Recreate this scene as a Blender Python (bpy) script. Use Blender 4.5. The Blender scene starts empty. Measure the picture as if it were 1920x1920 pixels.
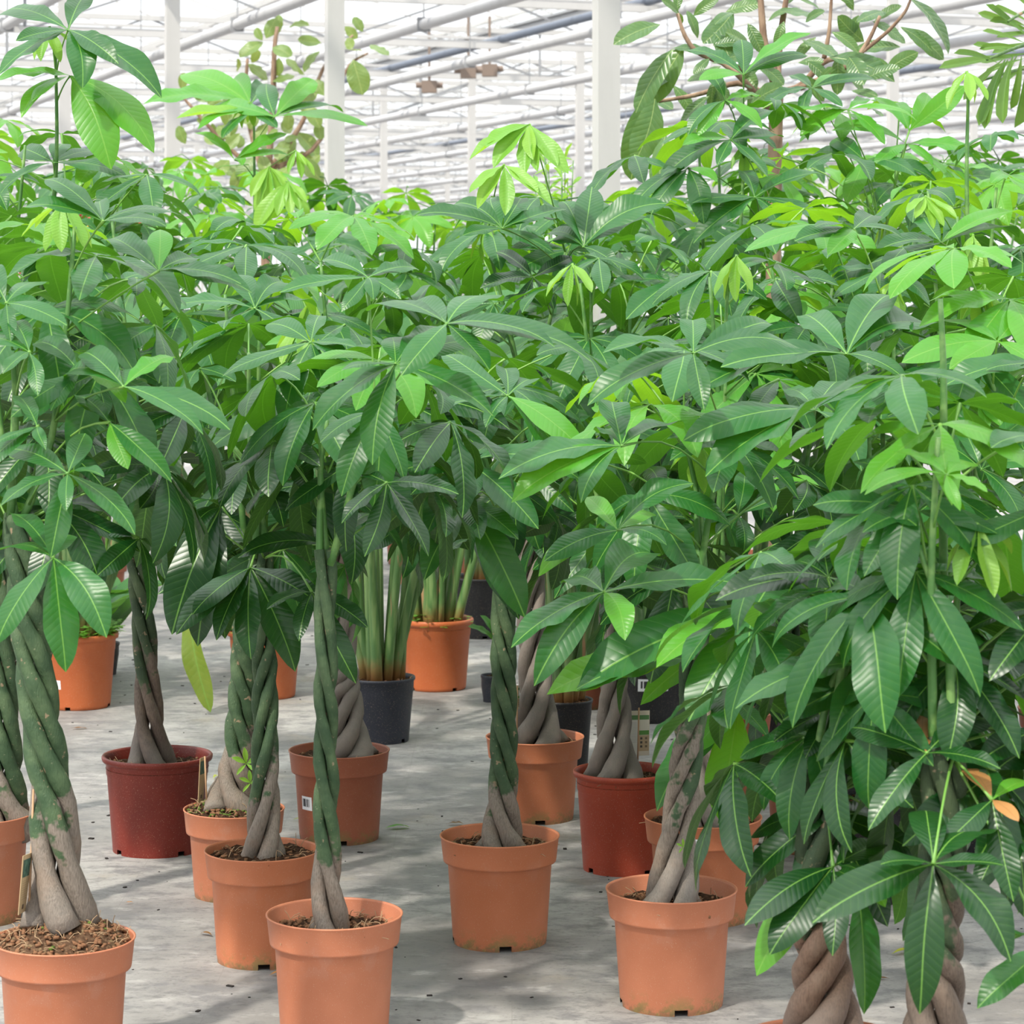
import bpy, math, random, zlib
import numpy as np
from mathutils import Vector, Matrix

R = random.Random(11)
def hs(k): return zlib.crc32(k.encode())
SC = bpy.context.scene
COL = SC.collection
F, CX, HY, HC = 4900.0, 960.0, 535.0, 1.48       # focal length in pixels, picture centre, horizon row, eye height

# ------------------------------------------------------------------ camera, world, sun, exposure
cam_d = bpy.data.cameras.new('camera'); cam = bpy.data.objects.new('camera', cam_d); COL.objects.link(cam)
cam.location = (0, 0, HC); cam.rotation_euler = (math.pi/2, 0, 0)
cam_d.sensor_width = 36.0; cam_d.lens = 36.0*F/1920.0; cam_d.shift_y = -(960.0-HY)/1920.0
cam_d.clip_end = 400
cam_d.dof.use_dof = True; cam_d.dof.focus_distance = 5.9; cam_d.dof.aperture_fstop = 13.0
SC.camera = cam
w = bpy.data.worlds.new('overcast_sky'); SC.world = w; w.use_nodes = True
bg = w.node_tree.nodes['Background']; bg.inputs[0].default_value = (0.955, 0.975, 1.0, 1)
_t = w.node_tree; _c = _t.nodes.new('ShaderNodeTexCoord'); _s = _t.nodes.new('ShaderNodeSeparateXYZ'); _m = _t.nodes.new('ShaderNodeMapRange')   # overcast dome, brighter towards the zenith
_t.links.new(_c.outputs['Generated'], _s.inputs[0]); _t.links.new(_s.outputs[2], _m.inputs[0]); _m.inputs[1].default_value = 0.0; _m.inputs[2].default_value = 1.0
_m.inputs[3].default_value = 1.0; _m.inputs[4].default_value = 2.9; _t.links.new(_m.outputs[0], bg.inputs[1])
sun_d = bpy.data.lights.new('sun', 'SUN'); sun = bpy.data.objects.new('sun', sun_d); COL.objects.link(sun)
sun_d.energy = 3.6; sun_d.angle = math.radians(2.2); sun_d.color = (1.0, 0.93, 0.82)
sun.location = (-6, -8, 14); sun.rotation_euler = Vector((0.42, 0.55, -0.86)).to_track_quat('-Z', 'Y').to_euler()
SC.view_settings.view_transform = 'Standard'; SC.view_settings.look = 'None'
SC.view_settings.gamma = 1.0; SC.view_settings.use_curve_mapping = False; SC.view_settings.exposure = 0.36
try:
    SC.cycles.max_bounces = 5; SC.cycles.diffuse_bounces = 2; SC.cycles.glossy_bounces = 2; SC.cycles.transmission_bounces = 3; SC.cycles.transparent_max_bounces = 8
    SC.cycles.sample_clamp_indirect = 6.0
except Exception: pass

def P(px, py, Y): return Vector(((px-CX)*Y/F, Y, HC+(HY-py)*Y/F))
def V(*a): return Vector(a)

# ------------------------------------------------------------------ node helpers
class N:
    def __init__(s, name, rough=0.6, col=(.5,.5,.5), spec=0.5):
        s.m = bpy.data.materials.new(name); s.m.use_nodes = True; s.t = s.m.node_tree
        s.b = s.t.nodes['Principled BSDF']; s.out = s.t.nodes['Material Output']
        s.b.inputs['Roughness'].default_value = rough; s.b.inputs['Base Color'].default_value = (*col, 1)
        s.b.inputs['Specular IOR Level'].default_value = spec
    def n(s, typ, **kw):
        nd = s.t.nodes.new(typ)
        for k, v in kw.items(): setattr(nd, k, v)
        return nd
    def l(s, a, b): s.t.links.new(a, b)
    def put(s, sock, v):
        if isinstance(v, bpy.types.NodeSocket): s.l(v, sock)
        elif isinstance(v, tuple) and len(v) == 3 and sock.type == 'RGBA': sock.default_value = (*v, 1)
        else: sock.default_value = v
    def math(s, op, a, b=0.0, c=0.0, clamp=False):
        nd = s.n('ShaderNodeMath', operation=op, use_clamp=clamp)
        s.put(nd.inputs[0], a); s.put(nd.inputs[1], b); s.put(nd.inputs[2], c); return nd.outputs[0]
    def step(s, v, a, b):                                   # smoothstep
        nd = s.n('ShaderNodeMapRange', interpolation_type='SMOOTHSTEP')
        s.put(nd.inputs[0], v); nd.inputs[1].default_value = a; nd.inputs[2].default_value = b; return nd.outputs[0]
    def mix(s, f, a, b, mode='MIX'):
        nd = s.n('ShaderNodeMix', data_type='RGBA', blend_type=mode)
        s.put(nd.inputs[0], f); s.put(nd.inputs[6], a); s.put(nd.inputs[7], b); return nd.outputs[2]
    def noise(s, vec, scale, detail=4.0, rough=.55, out=0):
        nd = s.n('ShaderNodeTexNoise'); nd.inputs['Scale'].default_value = scale; nd.inputs['Detail'].default_value = detail
        nd.inputs['Roughness'].default_value = rough
        if vec is not None: s.l(vec, nd.inputs['Vector'])
        return nd.outputs[out]
    def obj(s): return s.n('ShaderNodeTexCoord').outputs['Object']
    def uv(s): return s.n('ShaderNodeTexCoord').outputs['UV']
    def sep(s, v):
        nd = s.n('ShaderNodeSeparateXYZ'); s.l(v, nd.inputs[0]); return nd.outputs
    def scale(s, v, x, y, z):
        nd = s.n('ShaderNodeMapping'); s.l(v, nd.inputs[0]); nd.inputs['Scale'].default_value = (x, y, z); return nd.outputs[0]
    def rnd(s): return s.n('ShaderNodeObjectInfo').outputs['Random']
    def bump(s, h, strength=.3, dist=.01):
        nd = s.n('ShaderNodeBump'); nd.inputs['Strength'].default_value = strength; nd.inputs['Distance'].default_value = dist
        s.l(h, nd.inputs['Height']); s.l(nd.outputs[0], s.b.inputs['Normal']); return nd.outputs[0]
    def base(s, c): s.put(s.b.inputs['Base Color'], c)

def leaf_mat(name, top1, top2, under, trans, rough=.36, nvein=17.0, mid=(.17,.36,.06), tfac=.30, coat=0.0, quilt=.11):
    k = N(name, rough, top1, .44)
    x, y, _ = k.sep(k.uv()); ax = k.math('ABSOLUTE', x)
    midm = k.math('SUBTRACT', 1.0, k.step(ax, .0025, .008))
    ph = k.math('MULTIPLY', k.math('SUBTRACT', y, k.math('MULTIPLY', ax, 0.75)), nvein*math.pi)
    wave = k.math('ABSOLUTE', k.math('SINE', ph))
    vein = k.math('SUBTRACT', 1.0, k.step(wave, .0, .30))
    nz = k.noise(k.scale(k.uv(), 1, 1, 1), 9.0, 3)
    c = k.mix(k.rnd(), top1, top2)
    c = k.mix(k.math('MULTIPLY', k.step(nz, .4, .7), .25), c, under)
    c = k.mix(k.math('MULTIPLY', vein, .10), c, mid)
    c = k.mix(k.math('MULTIPLY', midm, .75), c, mid)
    geo = k.n('ShaderNodeNewGeometry')
    cu = k.mix(k.math('MULTIPLY', k.math('ADD', k.math('MULTIPLY', vein, .35), midm), .6), under, mid)
    col = k.mix(geo.outputs['Backfacing'], c, cu)
    k.base(col)
    k.put(k.b.inputs['Roughness'], k.math('ADD', rough, k.math('MULTIPLY', geo.outputs['Backfacing'], .22)))
    if coat: k.b.inputs['Coat Weight'].default_value = coat; k.b.inputs['Coat Roughness'].default_value = .25
    h = k.math('SUBTRACT', k.math('POWER', wave, .6), k.math('MULTIPLY', midm, 1.0))
    nrm = k.bump(h, quilt, .0045)
    tr = k.n('ShaderNodeBsdfTranslucent'); k.put(tr.inputs[0], k.mix(k.math('MULTIPLY', vein, .4), trans, tuple(t*.6 for t in trans)))
    mx = k.n('ShaderNodeMixShader'); mx.inputs[0].default_value = tfac
    k.l(k.b.outputs[0], mx.inputs[1]); k.l(tr.outputs[0], mx.inputs[2]); k.l(mx.outputs[0], k.out.inputs[0])
    return k.m

M = {}
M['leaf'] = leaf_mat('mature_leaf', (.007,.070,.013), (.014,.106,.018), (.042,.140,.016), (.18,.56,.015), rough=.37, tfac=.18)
M['leaf_dark'] = leaf_mat('shaded_leaf', (.003,.036,.006), (.006,.055,.008), (.022,.072,.010), (.12,.36,.015), rough=.33, tfac=.10)  # darker copy of the mature leaf, the crown's inner shade put into its colour
M['leaf_young'] = leaf_mat('young_leaf', (.14,.34,.05), (.21,.40,.05), (.21,.38,.06), (.50,.84,.06), rough=.42, tfac=.34)
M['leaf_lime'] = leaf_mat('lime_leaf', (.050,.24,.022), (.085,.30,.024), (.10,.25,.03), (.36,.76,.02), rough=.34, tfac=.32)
M['leaf_yellow'] = leaf_mat('yellow_leaf', (.42,.42,.05), (.30,.38,.05), (.45,.42,.08), (.6,.6,.08))
M['leaf_olive'] = leaf_mat('yellowing_leaf', (.15,.24,.028), (.17,.25,.03), (.26,.28,.04), (.35,.45,.04))
M['leaf_tan'] = leaf_mat('tan_leaf', (.50,.24,.085), (.46,.22,.07), (.50,.26,.09), (.6,.3,.08), mid=(.25,.12,.05))
M['leaf_brown'] = leaf_mat('brown_leaf', (.20,.10,.04), (.26,.14,.06), (.24,.13,.06), (.3,.16,.05), mid=(.14,.08,.04))
M['ficus'] = leaf_mat('rubber_leaf', (.040,.115,.040), (.075,.165,.045), (.15,.24,.06), (.28,.45,.05), rough=.30, nvein=11., mid=(.36,.46,.16), tfac=.24, quilt=.25)
M['ficus_light'] = leaf_mat('round_leaf', (.085,.19,.055), (.16,.25,.06), (.25,.31,.09), (.45,.52,.08), rough=.36, nvein=9., mid=(.5,.52,.22), tfac=.28, quilt=.25)
M['blade'] = leaf_mat('paddle_leaf', (.035,.145,.04), (.05,.18,.045), (.08,.20,.06), (.2,.5,.05), nvein=40., quilt=.25)
M['palm'] = leaf_mat('palm_leaf', (.09,.20,.045), (.14,.26,.05), (.14,.25,.06), (.3,.5,.06), nvein=3., quilt=.1)

def simple(name, col, rough=.5, spec=.5, metal=0.):
    k = N(name, rough, col, spec); k.b.inputs['Metallic'].default_value = metal; return k.m

def petiole_mat():
    k = N('petiole', .45, (.2,.4,.08)); k.base(k.mix(k.rnd(), (.10,.25,.04), (.19,.38,.06))); return k.m
M['petiole'] = petiole_mat()

def shoot_mat():
    k = N('shoot', .5); k.base(k.mix(k.step(k.noise(k.obj(), 30), .45, .65), (.075,.20,.045), (.16,.30,.08))); return k.m
M['shoot'] = shoot_mat()

def stem_mat(name, green_from=0.0, g1=(.036,.074,.032), g2=(.082,.132,.060), b1=(.095,.076,.060), b2=(.235,.196,.160)):
    # uv: x round the stem, y = metres above the change from bark to green skin
    k = N(name, .62, (.3,.3,.3), .35)
    uv = k.uv(); x, y, _ = k.sep(uv); o = k.obj()
    edge = k.math('ADD', y, k.math('MULTIPLY', k.math('SUBTRACT', k.noise(o, 13, 4, .6), .5), .55))
    g = k.step(edge, -.012, .022)
    fib = k.noise(k.scale(o, 420, 420, 70), 1.0, 4, .6)
    bark = k.mix(k.step(fib, .30, .62), tuple(p*.65+q*.35 for p, q in zip(b1, b2)), b2)
    bark = k.mix(k.math('MULTIPLY', k.step(k.noise(o, 26, 3), .45, .66), .4), bark, (.26,.185,.135))
    bark = k.mix(k.math('MULTIPLY', k.math('SUBTRACT', 1.0, k.step(y, -.30, -.14)), .55), bark, (.26,.235,.21))
    gr = k.mix(k.step(k.noise(o, 22, 4), .35, .7), g1, g2)
    gr = k.mix(k.math('MULTIPLY', k.step(k.noise(o, 45, 3), .64, .70), .8), gr, (.34,.235,.15))       # scars
    gr = k.mix(k.math('MULTIPLY', k.step(k.noise(o, 150, 3), .66, .74), .5), gr, (.30,.30,.19))      # specks
    k.base(k.mix(g, bark, gr))
    k.bump(k.math('ADD', fib, k.math('MULTIPLY', k.noise(o, 70, 3), .7)), .7, .003)
    return k.m
M['stem'] = stem_mat('braided_stem')
M['stem_brown'] = stem_mat('braided_stem_brown', g1=(.030,.055,.026), g2=(.06,.085,.038), b1=(.085,.052,.036), b2=(.205,.125,.085))
M['stem_dull'] = stem_mat('braided_stem_dull', g1=(.032,.056,.026), g2=(.06,.09,.038), b1=(.060,.042,.032), b2=(.140,.104,.080))

def pot_mat(name, c1, c2, rough, algae=0.0, lime=0.0):
    k = N(name, rough, c1, .42); o = k.obj(); x, y, z = k.sep(o)
    c = k.mix(k.step(k.noise(o, 9, 5), .35, .68), c1, c2)
    c = k.mix(k.math('MULTIPLY', k.step(k.noise(o, 420, 1), .66, .72), .35), c, (.58,.40,.29))
    if algae:
        m = k.math('MULTIPLY', k.math('SUBTRACT', 1.0, k.step(z, .004, .055)), k.step(k.noise(o, 34, 5, .7), .45, .6))
        m = k.math('MULTIPLY', m, k.step(k.noise(o, 5, 1), .35, .55))
        c = k.mix(k.math('MULTIPLY', m, algae), c, (.22,.17,.06))
        m2 = k.math('MULTIPLY', k.math('SUBTRACT', 1.0, k.step(z, .002, .02)), k.step(k.noise(o, 50, 3), .35, .5))
        c = k.mix(k.math('MULTIPLY', m2, .6), c, (.16,.10,.05))
    if lime:
        m = k.math('MULTIPLY', k.step(k.noise(o, 26, 4), .5, .62), k.math('MULTIPLY', k.step(z, .12, .17), k.math('SUBTRACT', 1.0, k.step(z, .19, .22))))
        c = k.mix(k.math('MULTIPLY', m, lime), c, (.55,.40,.33))
    k.base(c); k.bump(k.noise(o, 300, 2), .06, .002); return k.m
M['terracotta'] = pot_mat('terracotta_plastic', (.470,.165,.084), (.52,.188,.098), .50, .9, .10)
M['terracotta_warm'] = pot_mat('terracotta_plastic_warm', (.475,.155,.068), (.52,.176,.082), .48, .9, .06)
M['terracotta_deep'] = pot_mat('terracotta_plastic_deep', (.340,.102,.052), (.38,.120,.062), .5, .9, .0)
M['red_pot'] = pot_mat('red_plastic', (.160,.018,.010), (.19,.023,.013), .42)
M['red_pot_light'] = pot_mat('red_plastic_light', (.32,.044,.018), (.36,.054,.024), .42)
M['orange_pot'] = pot_mat('orange_plastic', (.46,.112,.034), (.50,.130,.042), .42)
M['blue_black_pot'] = pot_mat('blue_black_plastic', (.022,.025,.037), (.028,.031,.045), .48)
M['black_pot'] = pot_mat('black_plastic', (.014,.014,.017), (.02,.02,.023), .5)

def soil_mat(name, a, b, c3):
    k = N(name, .95, a, .15); o = k.obj()
    c = k.mix(k.step(k.noise(o, 120, 6, .7), .35, .65), a, b)
    c = k.mix(k.step(k.noise(o, 60, 4, .7), .55, .68), c, c3)
    k.base(c); k.bump(k.noise(o, 170, 6, .7), 1.0, .012); return k.m
M['soil'] = soil_mat('potting_soil', (.045,.022,.012), (.12,.062,.035), (.22,.12,.062))
M['soil_pale'] = soil_mat('dry_coir', (.12,.062,.036), (.26,.155,.09), (.40,.28,.15))
M['fibre'] = simple('coir_fibre', (.21,.105,.055), .9, .2)
M['fibre_pale'] = simple('pale_fibre', (.40,.27,.16), .9, .2)
M['moss'] = simple('moss', (.10,.15,.03), .9, .2)

def floor_mat():
    k = N('concrete', .55, (.5,.5,.5), .35); o = k.obj()
    a = k.noise(o, 1.5, 5, .6); b = k.noise(k.scale(o, .8, 1, 1), 9, 6, .7); c2 = k.noise(o, 75, 4, .65); d = k.noise(k.scale(o, .55, 1, 1), 24, 5, .7)
    c = k.mix(k.step(a, .34, .66), (.205,.195,.188), (.352,.338,.322))
    c = k.mix(k.math('MULTIPLY', k.step(b, .46, .64), .8), c, (.168,.164,.168))
    c = k.mix(k.math('MULTIPLY', k.step(d, .50, .66), .72), c, (.150,.145,.144))
    c = k.mix(k.math('MULTIPLY', k.step(k.noise(k.scale(o, .6, 1, 1), 15, 4, .6), .56, .70), .50), c, (.45,.435,.415))
    c = k.mix(k.math('MULTIPLY', k.step(k.noise(o, 3.1, 5, .6), .58, .72), .35), c, (.36,.30,.22))
    c = k.mix(k.math('MULTIPLY', k.step(c2, .54, .7), .5), c, (.125,.12,.115))
    # seams between the cast bays
    br = k.n('ShaderNodeTexBrick'); k.l(k.scale(o, .32, .32, .32), br.inputs[0]); br.inputs['Mortar Size'].default_value = .0014
    br.inputs['Color1'].default_value = br.inputs['Color2'].default_value = (0,0,0,1); br.inputs['Mortar'].default_value = (1,1,1,1); br.offset = 0
    c = k.mix(k.math('MULTIPLY', br.outputs['Fac'], .5), c, (.2,.19,.18))
    k.base(c); k.put(k.b.inputs['Roughness'], k.math('ADD', .42, k.math('MULTIPLY', a, .35)))
    k.bump(k.math('ADD', b, k.math('MULTIPLY', c2, .5)), .16, .006); return k.m
M['floor'] = floor_mat()
def paint(name, col, rough=.45):
    k = N(name, rough, col, .4); o = k.obj()
    k.base(k.mix(k.math('MULTIPLY', k.step(k.noise(k.scale(o, 8, 8, 1.5), 1.0, 5), .45, .75), .35), col, tuple(q*.82 for q in col))); return k.m
M['steel'] = paint('painted_steel', (.50,.49,.475)); M['galv'] = paint('galvanised_steel', (.25,.255,.265), .4)
M['pipe'] = paint('white_pipe', (.44,.44,.45), .35); M['blue_pipe'] = paint('blue_grey_pipe', (.13,.15,.19), .4)
M['screen'] = paint('folded_screen_cloth', (.50,.49,.48), .8)
M['motor'] = simple('rusty_motor', (.20,.15,.12), .7)
M['card_stick'] = simple('wood_stick', (.45,.27,.15), .7)
def glass_mat():
    k = N('greenhouse_glass', .05); g = k.n('ShaderNodeBsdfGlossy'); g.inputs['Roughness'].default_value = .02
    t = k.n('ShaderNodeBsdfTransparent'); t.inputs[0].default_value = (.97,.98,.98,1)
    mx = k.n('ShaderNodeMixShader'); mx.inputs[0].default_value = .04; k.l(t.outputs[0], mx.inputs[1]); k.l(g.outputs[0], mx.inputs[2])
    k.l(mx.outputs[0], k.out.inputs[0]); return k.m
M['glass'] = glass_mat()
def barcode_mat():
    k = N('barcode_print', .6, (.9,.9,.9)); x, y, _ = k.sep(k.uv())
    wn = k.n('ShaderNodeTexWhiteNoise', noise_dimensions='1D'); k.l(k.math('FLOOR', k.math('MULTIPLY', x, 26.0)), wn.inputs['W'])
    bars = k.math('GREATER_THAN', wn.outputs[0], .45)
    m = k.math('MULTIPLY', bars, k.math('MULTIPLY', k.math('GREATER_THAN', y, .24), k.math('LESS_THAN', y, .82)))
    m = k.math('MULTIPLY', m, k.math('MULTIPLY', k.math('GREATER_THAN', x, .09), k.math('LESS_THAN', x, .92)))
    k.base(k.mix(m, (.80,.80,.82), (.03,.03,.035))); return k.m
M['barcode'] = barcode_mat()
def card_mat(name, pale):
    k = N(name, .6); x, y, _ = k.sep(k.uv())
    def box(x0, x1, y0, y1):
        return k.math('MULTIPLY', k.math('MULTIPLY', k.math('GREATER_THAN', x, x0), k.math('LESS_THAN', x, x1)), k.math('MULTIPLY', k.math('GREATER_THAN', y, y0), k.math('LESS_THAN', y, y1)))
    c = (.50,.36,.20) if not pale else (.62,.55,.44)
    if pale:                                             # the two-panel card: pale text panel, green bands, symbols below
        c = k.mix(box(.04,.46,.02,.84), c, (.70,.68,.62)); c = k.mix(box(.02,.98,.80,.90), c, (.10,.24,.08))
        c = k.mix(box(.54,.97,.55,.80), c, (.66,.62,.52)); c = k.mix(box(.52,.98,.46,.56), c, (.10,.26,.05))
        c = k.mix(box(.52,.98,.10,.45), c, (.45,.33,.20))
        for (a, b_) in ((.58,.36),(.58,.27),(.58,.18)):
            c = k.mix(box(a, a+.10, b_, b_+.05), c, (.06,.05,.04))
        for (a, b_) in ((.80,.36),(.80,.27),(.80,.18)):
            c = k.mix(box(a, a+.10, b_, b_+.05), c, (.16,.12,.07))
        lines = k.math('GREATER_THAN', k.math('SINE', k.math('MULTIPLY', y, 190.0)), .35)
        c = k.mix(k.math('MULTIPLY', k.math('MULTIPLY', lines, box(.08,.42,.30,.76)), .45), c, (.35,.35,.33))
    else:
        c = k.mix(box(.10,.90,.62,.92), c, k.mix(k.step(k.noise(k.uv(), 9, 4), .4, .6), (.03,.07,.05), (.10,.20,.14)))
        lines = k.math('GREATER_THAN', k.math('SINE', k.math('MULTIPLY', y, 160.0)), .45)
        c = k.mix(k.math('MULTIPLY', k.math('MULTIPLY', lines, box(.14,.86,.22,.56)), .4), c, (.20,.15,.08))
        c = k.mix(box(.38,.62,.07,.15), c, (.08,.05,.03))
    k.base(c); return k.m
M['card'] = card_mat('kraft_card', False); M['card_pale'] = card_mat('two_panel_card', True)
M['flower'] = simple('red_bract', (.62,.06,.03), .45); M['flower_yellow'] = simple('yellow_bract', (.75,.50,.05), .45)
def bark_mat():
    k = N('ficus_bark', .8); o = k.obj(); k.base(k.mix(k.step(k.noise(k.scale(o, 30, 30, 8), 1, 4), .35, .65), (.17,.10,.065), (.34,.23,.155))); k.bump(k.noise(o, 60), .4, .004); return k.m
M['bark'] = bark_mat()
def stalk_mat():
    k = N('stalk', .45); x, y, _ = k.sep(k.uv()); o = k.obj()
    g = k.mix(k.step(k.noise(k.scale(o, 60, 60, 3), 1, 3), .4, .62), (.075,.17,.045), (.16,.26,.085))
    g = k.mix(k.step(k.noise(k.scale(o, 30, 30, 4), 1, 3), .60, .68), g, (.34,.20,.10))
    k.base(k.mix(k.math('SUBTRACT', 1.0, k.step(k.math('ADD', y, k.math('MULTIPLY', k.noise(o, 20), .1)), .05, .16)), g, (.40,.19,.07))); return k.m
M['stalk'] = stalk_mat()
M['crumb'] = simple('dark_crumb', (.03,.026,.024), .9, .2)

# ------------------------------------------------------------------ mesh helpers
class MB:
    def __init__(s): s.v = []; s.f = []; s.uv = []; s.n = 0
    def add(s, verts, faces, uvs=None):
        s.v.extend([tuple(p) for p in verts]); s.f.extend([tuple(i+s.n for i in fc) for fc in faces])
        s.uv.extend(uvs if uvs is not None else [(0., 0.)]*len(verts)); s.n += len(verts)
    def box(s, c, ex, ey, ez):                      # centre, half-axis vectors
        c = Vector(c); vs = [c+ex*a+ey*b+ez*d for d in (-1,1) for b in (-1,1) for a in (-1,1)]
        s.add(vs, [(0,2,3,1),(4,5,7,6),(0,1,5,4),(2,6,7,3),(0,4,6,2),(1,3,7,5)])
    def bar(s, a, b, w, h):                         # rectangular bar from a to b
        a = Vector(a); b = Vector(b); d = (b-a); ln = d.length; d.normalize()
        up = V(0,0,1) if abs(d.z) < .95 else V(0,1,0)
        sx = d.cross(up).normalized(); sz = sx.cross(d)
        s.box((a+b)/2, d*ln/2, sx*w/2, sz*h/2)
    def tube(s, pts, rad, sides=8, v0=0.0, cap=True, flat=None):
        pts = [Vector(p) for p in pts]; n = len(pts)
        T = [(pts[min(i+1, n-1)]-pts[max(i-1, 0)]).normalized() for i in range(n)]
        ref = V(1,0,0) if abs(T[0].x) < .8 else V(0,1,0)
        nx = (ref - T[0]*ref.dot(T[0])).normalized(); vs = []; uv = []; ln = v0
        for i in range(n):
            if i: ln += (pts[i]-pts[i-1]).length; nx = (nx - T[i]*nx.dot(T[i])).normalized()
            ny = T[i].cross(nx); r = rad[i] if hasattr(rad, '__len__') else rad
            for k in range(sides):
                a = 2*math.pi*k/sides
                vs.append(pts[i]+nx*(math.cos(a)*r)+ny*(math.sin(a)*r*(flat or 1.0))); uv.append((k/sides, ln))
        fs = [(i*sides+k, i*sides+(k+1) % sides, (i+1)*sides+(k+1) % sides, (i+1)*sides+k) for i in range(n-1) for k in range(sides)]
        if cap: fs += [tuple(range(sides-1, -1, -1)), tuple((n-1)*sides+k for k in range(sides))]
        s.add(vs, fs, uv)
    def mesh(s, name, mat, smooth=True):
        me = bpy.data.meshes.new(name); me.from_pydata(s.v, [], s.f)
        if mat is not None: me.materials.append(mat)
        ul = me.uv_layers.new(name='UVMap'); li = np.empty(len(me.loops), dtype=np.int32); me.loops.foreach_get('vertex_index', li)
        ul.data.foreach_set('uv', np.asarray(s.uv, dtype=np.float32)[li].ravel())
        if smooth: me.polygons.foreach_set('use_smooth', np.ones(len(me.polygons), dtype=bool))
        me.update(); return me
    def obj(s, name, mat, parent=None, loc=None, smooth=True): return put(name, s.mesh(name, mat, smooth), parent, loc)

def put(name, me, parent=None, loc=None):
    o = bpy.data.objects.new(name, me); COL.objects.link(o)
    if parent is not None: o.parent = parent
    if loc is not None: o.location = loc
    return o
def tag(o, label=None, cat=None, group=None, kind=None):
    if label: o['label'] = label
    if cat: o['category'] = cat
    if group: o['group'] = group
    if kind: o['kind'] = kind
    return o
def empty(name, loc, label, cat, group=None):
    return tag(put(name, None, None, loc), label, cat, group)

# ------------------------------------------------------------------ the setting: floor and glasshouse
def plane(name, x0, x1, y0, y1, mat):
    mb = MB(); mb.add([(x0,y0,0),(x1,y0,0),(x1,y1,0),(x0,y1,0)], [(0,1,2,3)]); return mb.obj(name, mat, smooth=False)
tag(plane('floor', -60, 60, -14, 125, M['floor']), kind='structure')
U = V(-.352, .936, 0).normalized(); W = V(U.y, -U.x, 0)          # along the house and across it
O = V(.40, 11.1, 0); ZT = 4.62
def G(i, j, z): return O + U*(i*4.0) + W*(j*8.0) + V(0,0,z)
GUT = ZT+.22
for j in range(-2, 5):
    for i in range(-6, 26):
        p = G(i, j, 0)
        if p.y < -6 or p.y > 112 or abs(p.x) > 26: continue
        if -.3 < p.y < 7.7 and abs(p.x) < 2.2: continue
        mb = MB(); mb.box(V(0,0,ZT/2), W*.05, U*.035, V(0,0,ZT/2)); mb.box(V(0,0,.012), W*.12, U*.12, V(0,0,.012))
        mb.box(V(0,0,ZT-.02), W*.09, U*.09, V(0,0,.02))
        tag(mb.obj('column', M['steel'], None, p, smooth=False), kind='structure')
    mb = MB(); a = G(-6, j, GUT); b = G(26, j, GUT); mb.bar(a, b, .20, .10); mb.bar(a+V(0,0,.07), b+V(0,0,.07), .26, .03)
    tag(mb.obj('gutter_trim', M['galv'], None, None, smooth=False), kind='structure')
for i in range(-4, 26):                                            # lattice truss across the house at each row of columns
    c = G(i, 0, 0); hw = 10 + max(c.y, 0)*.3
    s0 = -hw - c.x; s1 = hw - c.x
    mb = MB(); A = c + W*s0; B = c + W*s1
    for z, h in ((ZT, .06), (ZT-.58, .06)): mb.bar(A+V(0,0,z), B+V(0,0,z), .06, h)
    tag(mb.obj('beam', M['steel'], None, None, smooth=False), kind='structure'); bo = bpy.data.objects[-1] if False else None
    mb2 = MB(); n = int((s1-s0)/1.6)
    for q in range(n):
        a = A + W*((s1-s0)*q/n); b = A + W*((s1-s0)*(q+1)/n); zz = (ZT-.58, ZT) if q % 2 == 0 else (ZT, ZT-.58)
        mb2.bar(a+V(0,0,zz[0]), b+V(0,0,zz[1]), .022, .022)
        if q % 4 == 0: mb2.bar(a+V(0,0,ZT-.58), a+V(0,0,ZT), .03, .03)
    tag(mb2.obj('beam_lattice_trim', M['galv'], None, None, smooth=False), kind='structure')
    mb3 = MB(); off = U*.25; mb3.bar(A+off+V(0,0,ZT-.52), B+off+V(0,0,ZT-.52), .08, .03); mb3.bar(A+U*1.98+V(0,0,ZT-.30), B+U*1.98+V(0,0,ZT-.30), .03, .03)
    tag(mb3.obj('shade_screen_trim', M['screen'], None, None, smooth=False), kind='structure')
for q, kx in enumerate((-10, -6, -2.4, 1.6, 4.1, 6.2, 7.9, 9.7, 11.8, 13.7, 16.2, 18.3, 20.4, 22.5, 24.6, 27)):
    a = V(kx - .365*(-8), -8, 3.86); b = V(kx - .365*112, 112, 3.86)
    mb = MB(); mb.tube([a, b], .052, 10)
    if q % 3 == 1: pass
    tag(mb.obj('heating_pipe_trim', M['pipe']), kind='structure')
    if q in (4, 7, 10, 13):
        mb = MB(); mb.tube([a+V(.5,0,.28), b+V(.5,0,.28)], .045, 8); tag(mb.obj('sprinkler_pipe_trim', M['blue_pipe']), kind='structure')
    mb = MB()
    for y in np.arange(12, 96, 3.95):
        p = V(kx-.365*y, y, 0); mb.bar(p+V(0,0,3.90), p+V(0,0,ZT), .012, .012); mb.box(p+V(0,0,3.86), V(.06,0,0), V(0,.02,0), V(0,0,.065))
    tag(mb.obj('pipe_hanger_trim', M['galv'], None, None, smooth=False), kind='structure')
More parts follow.
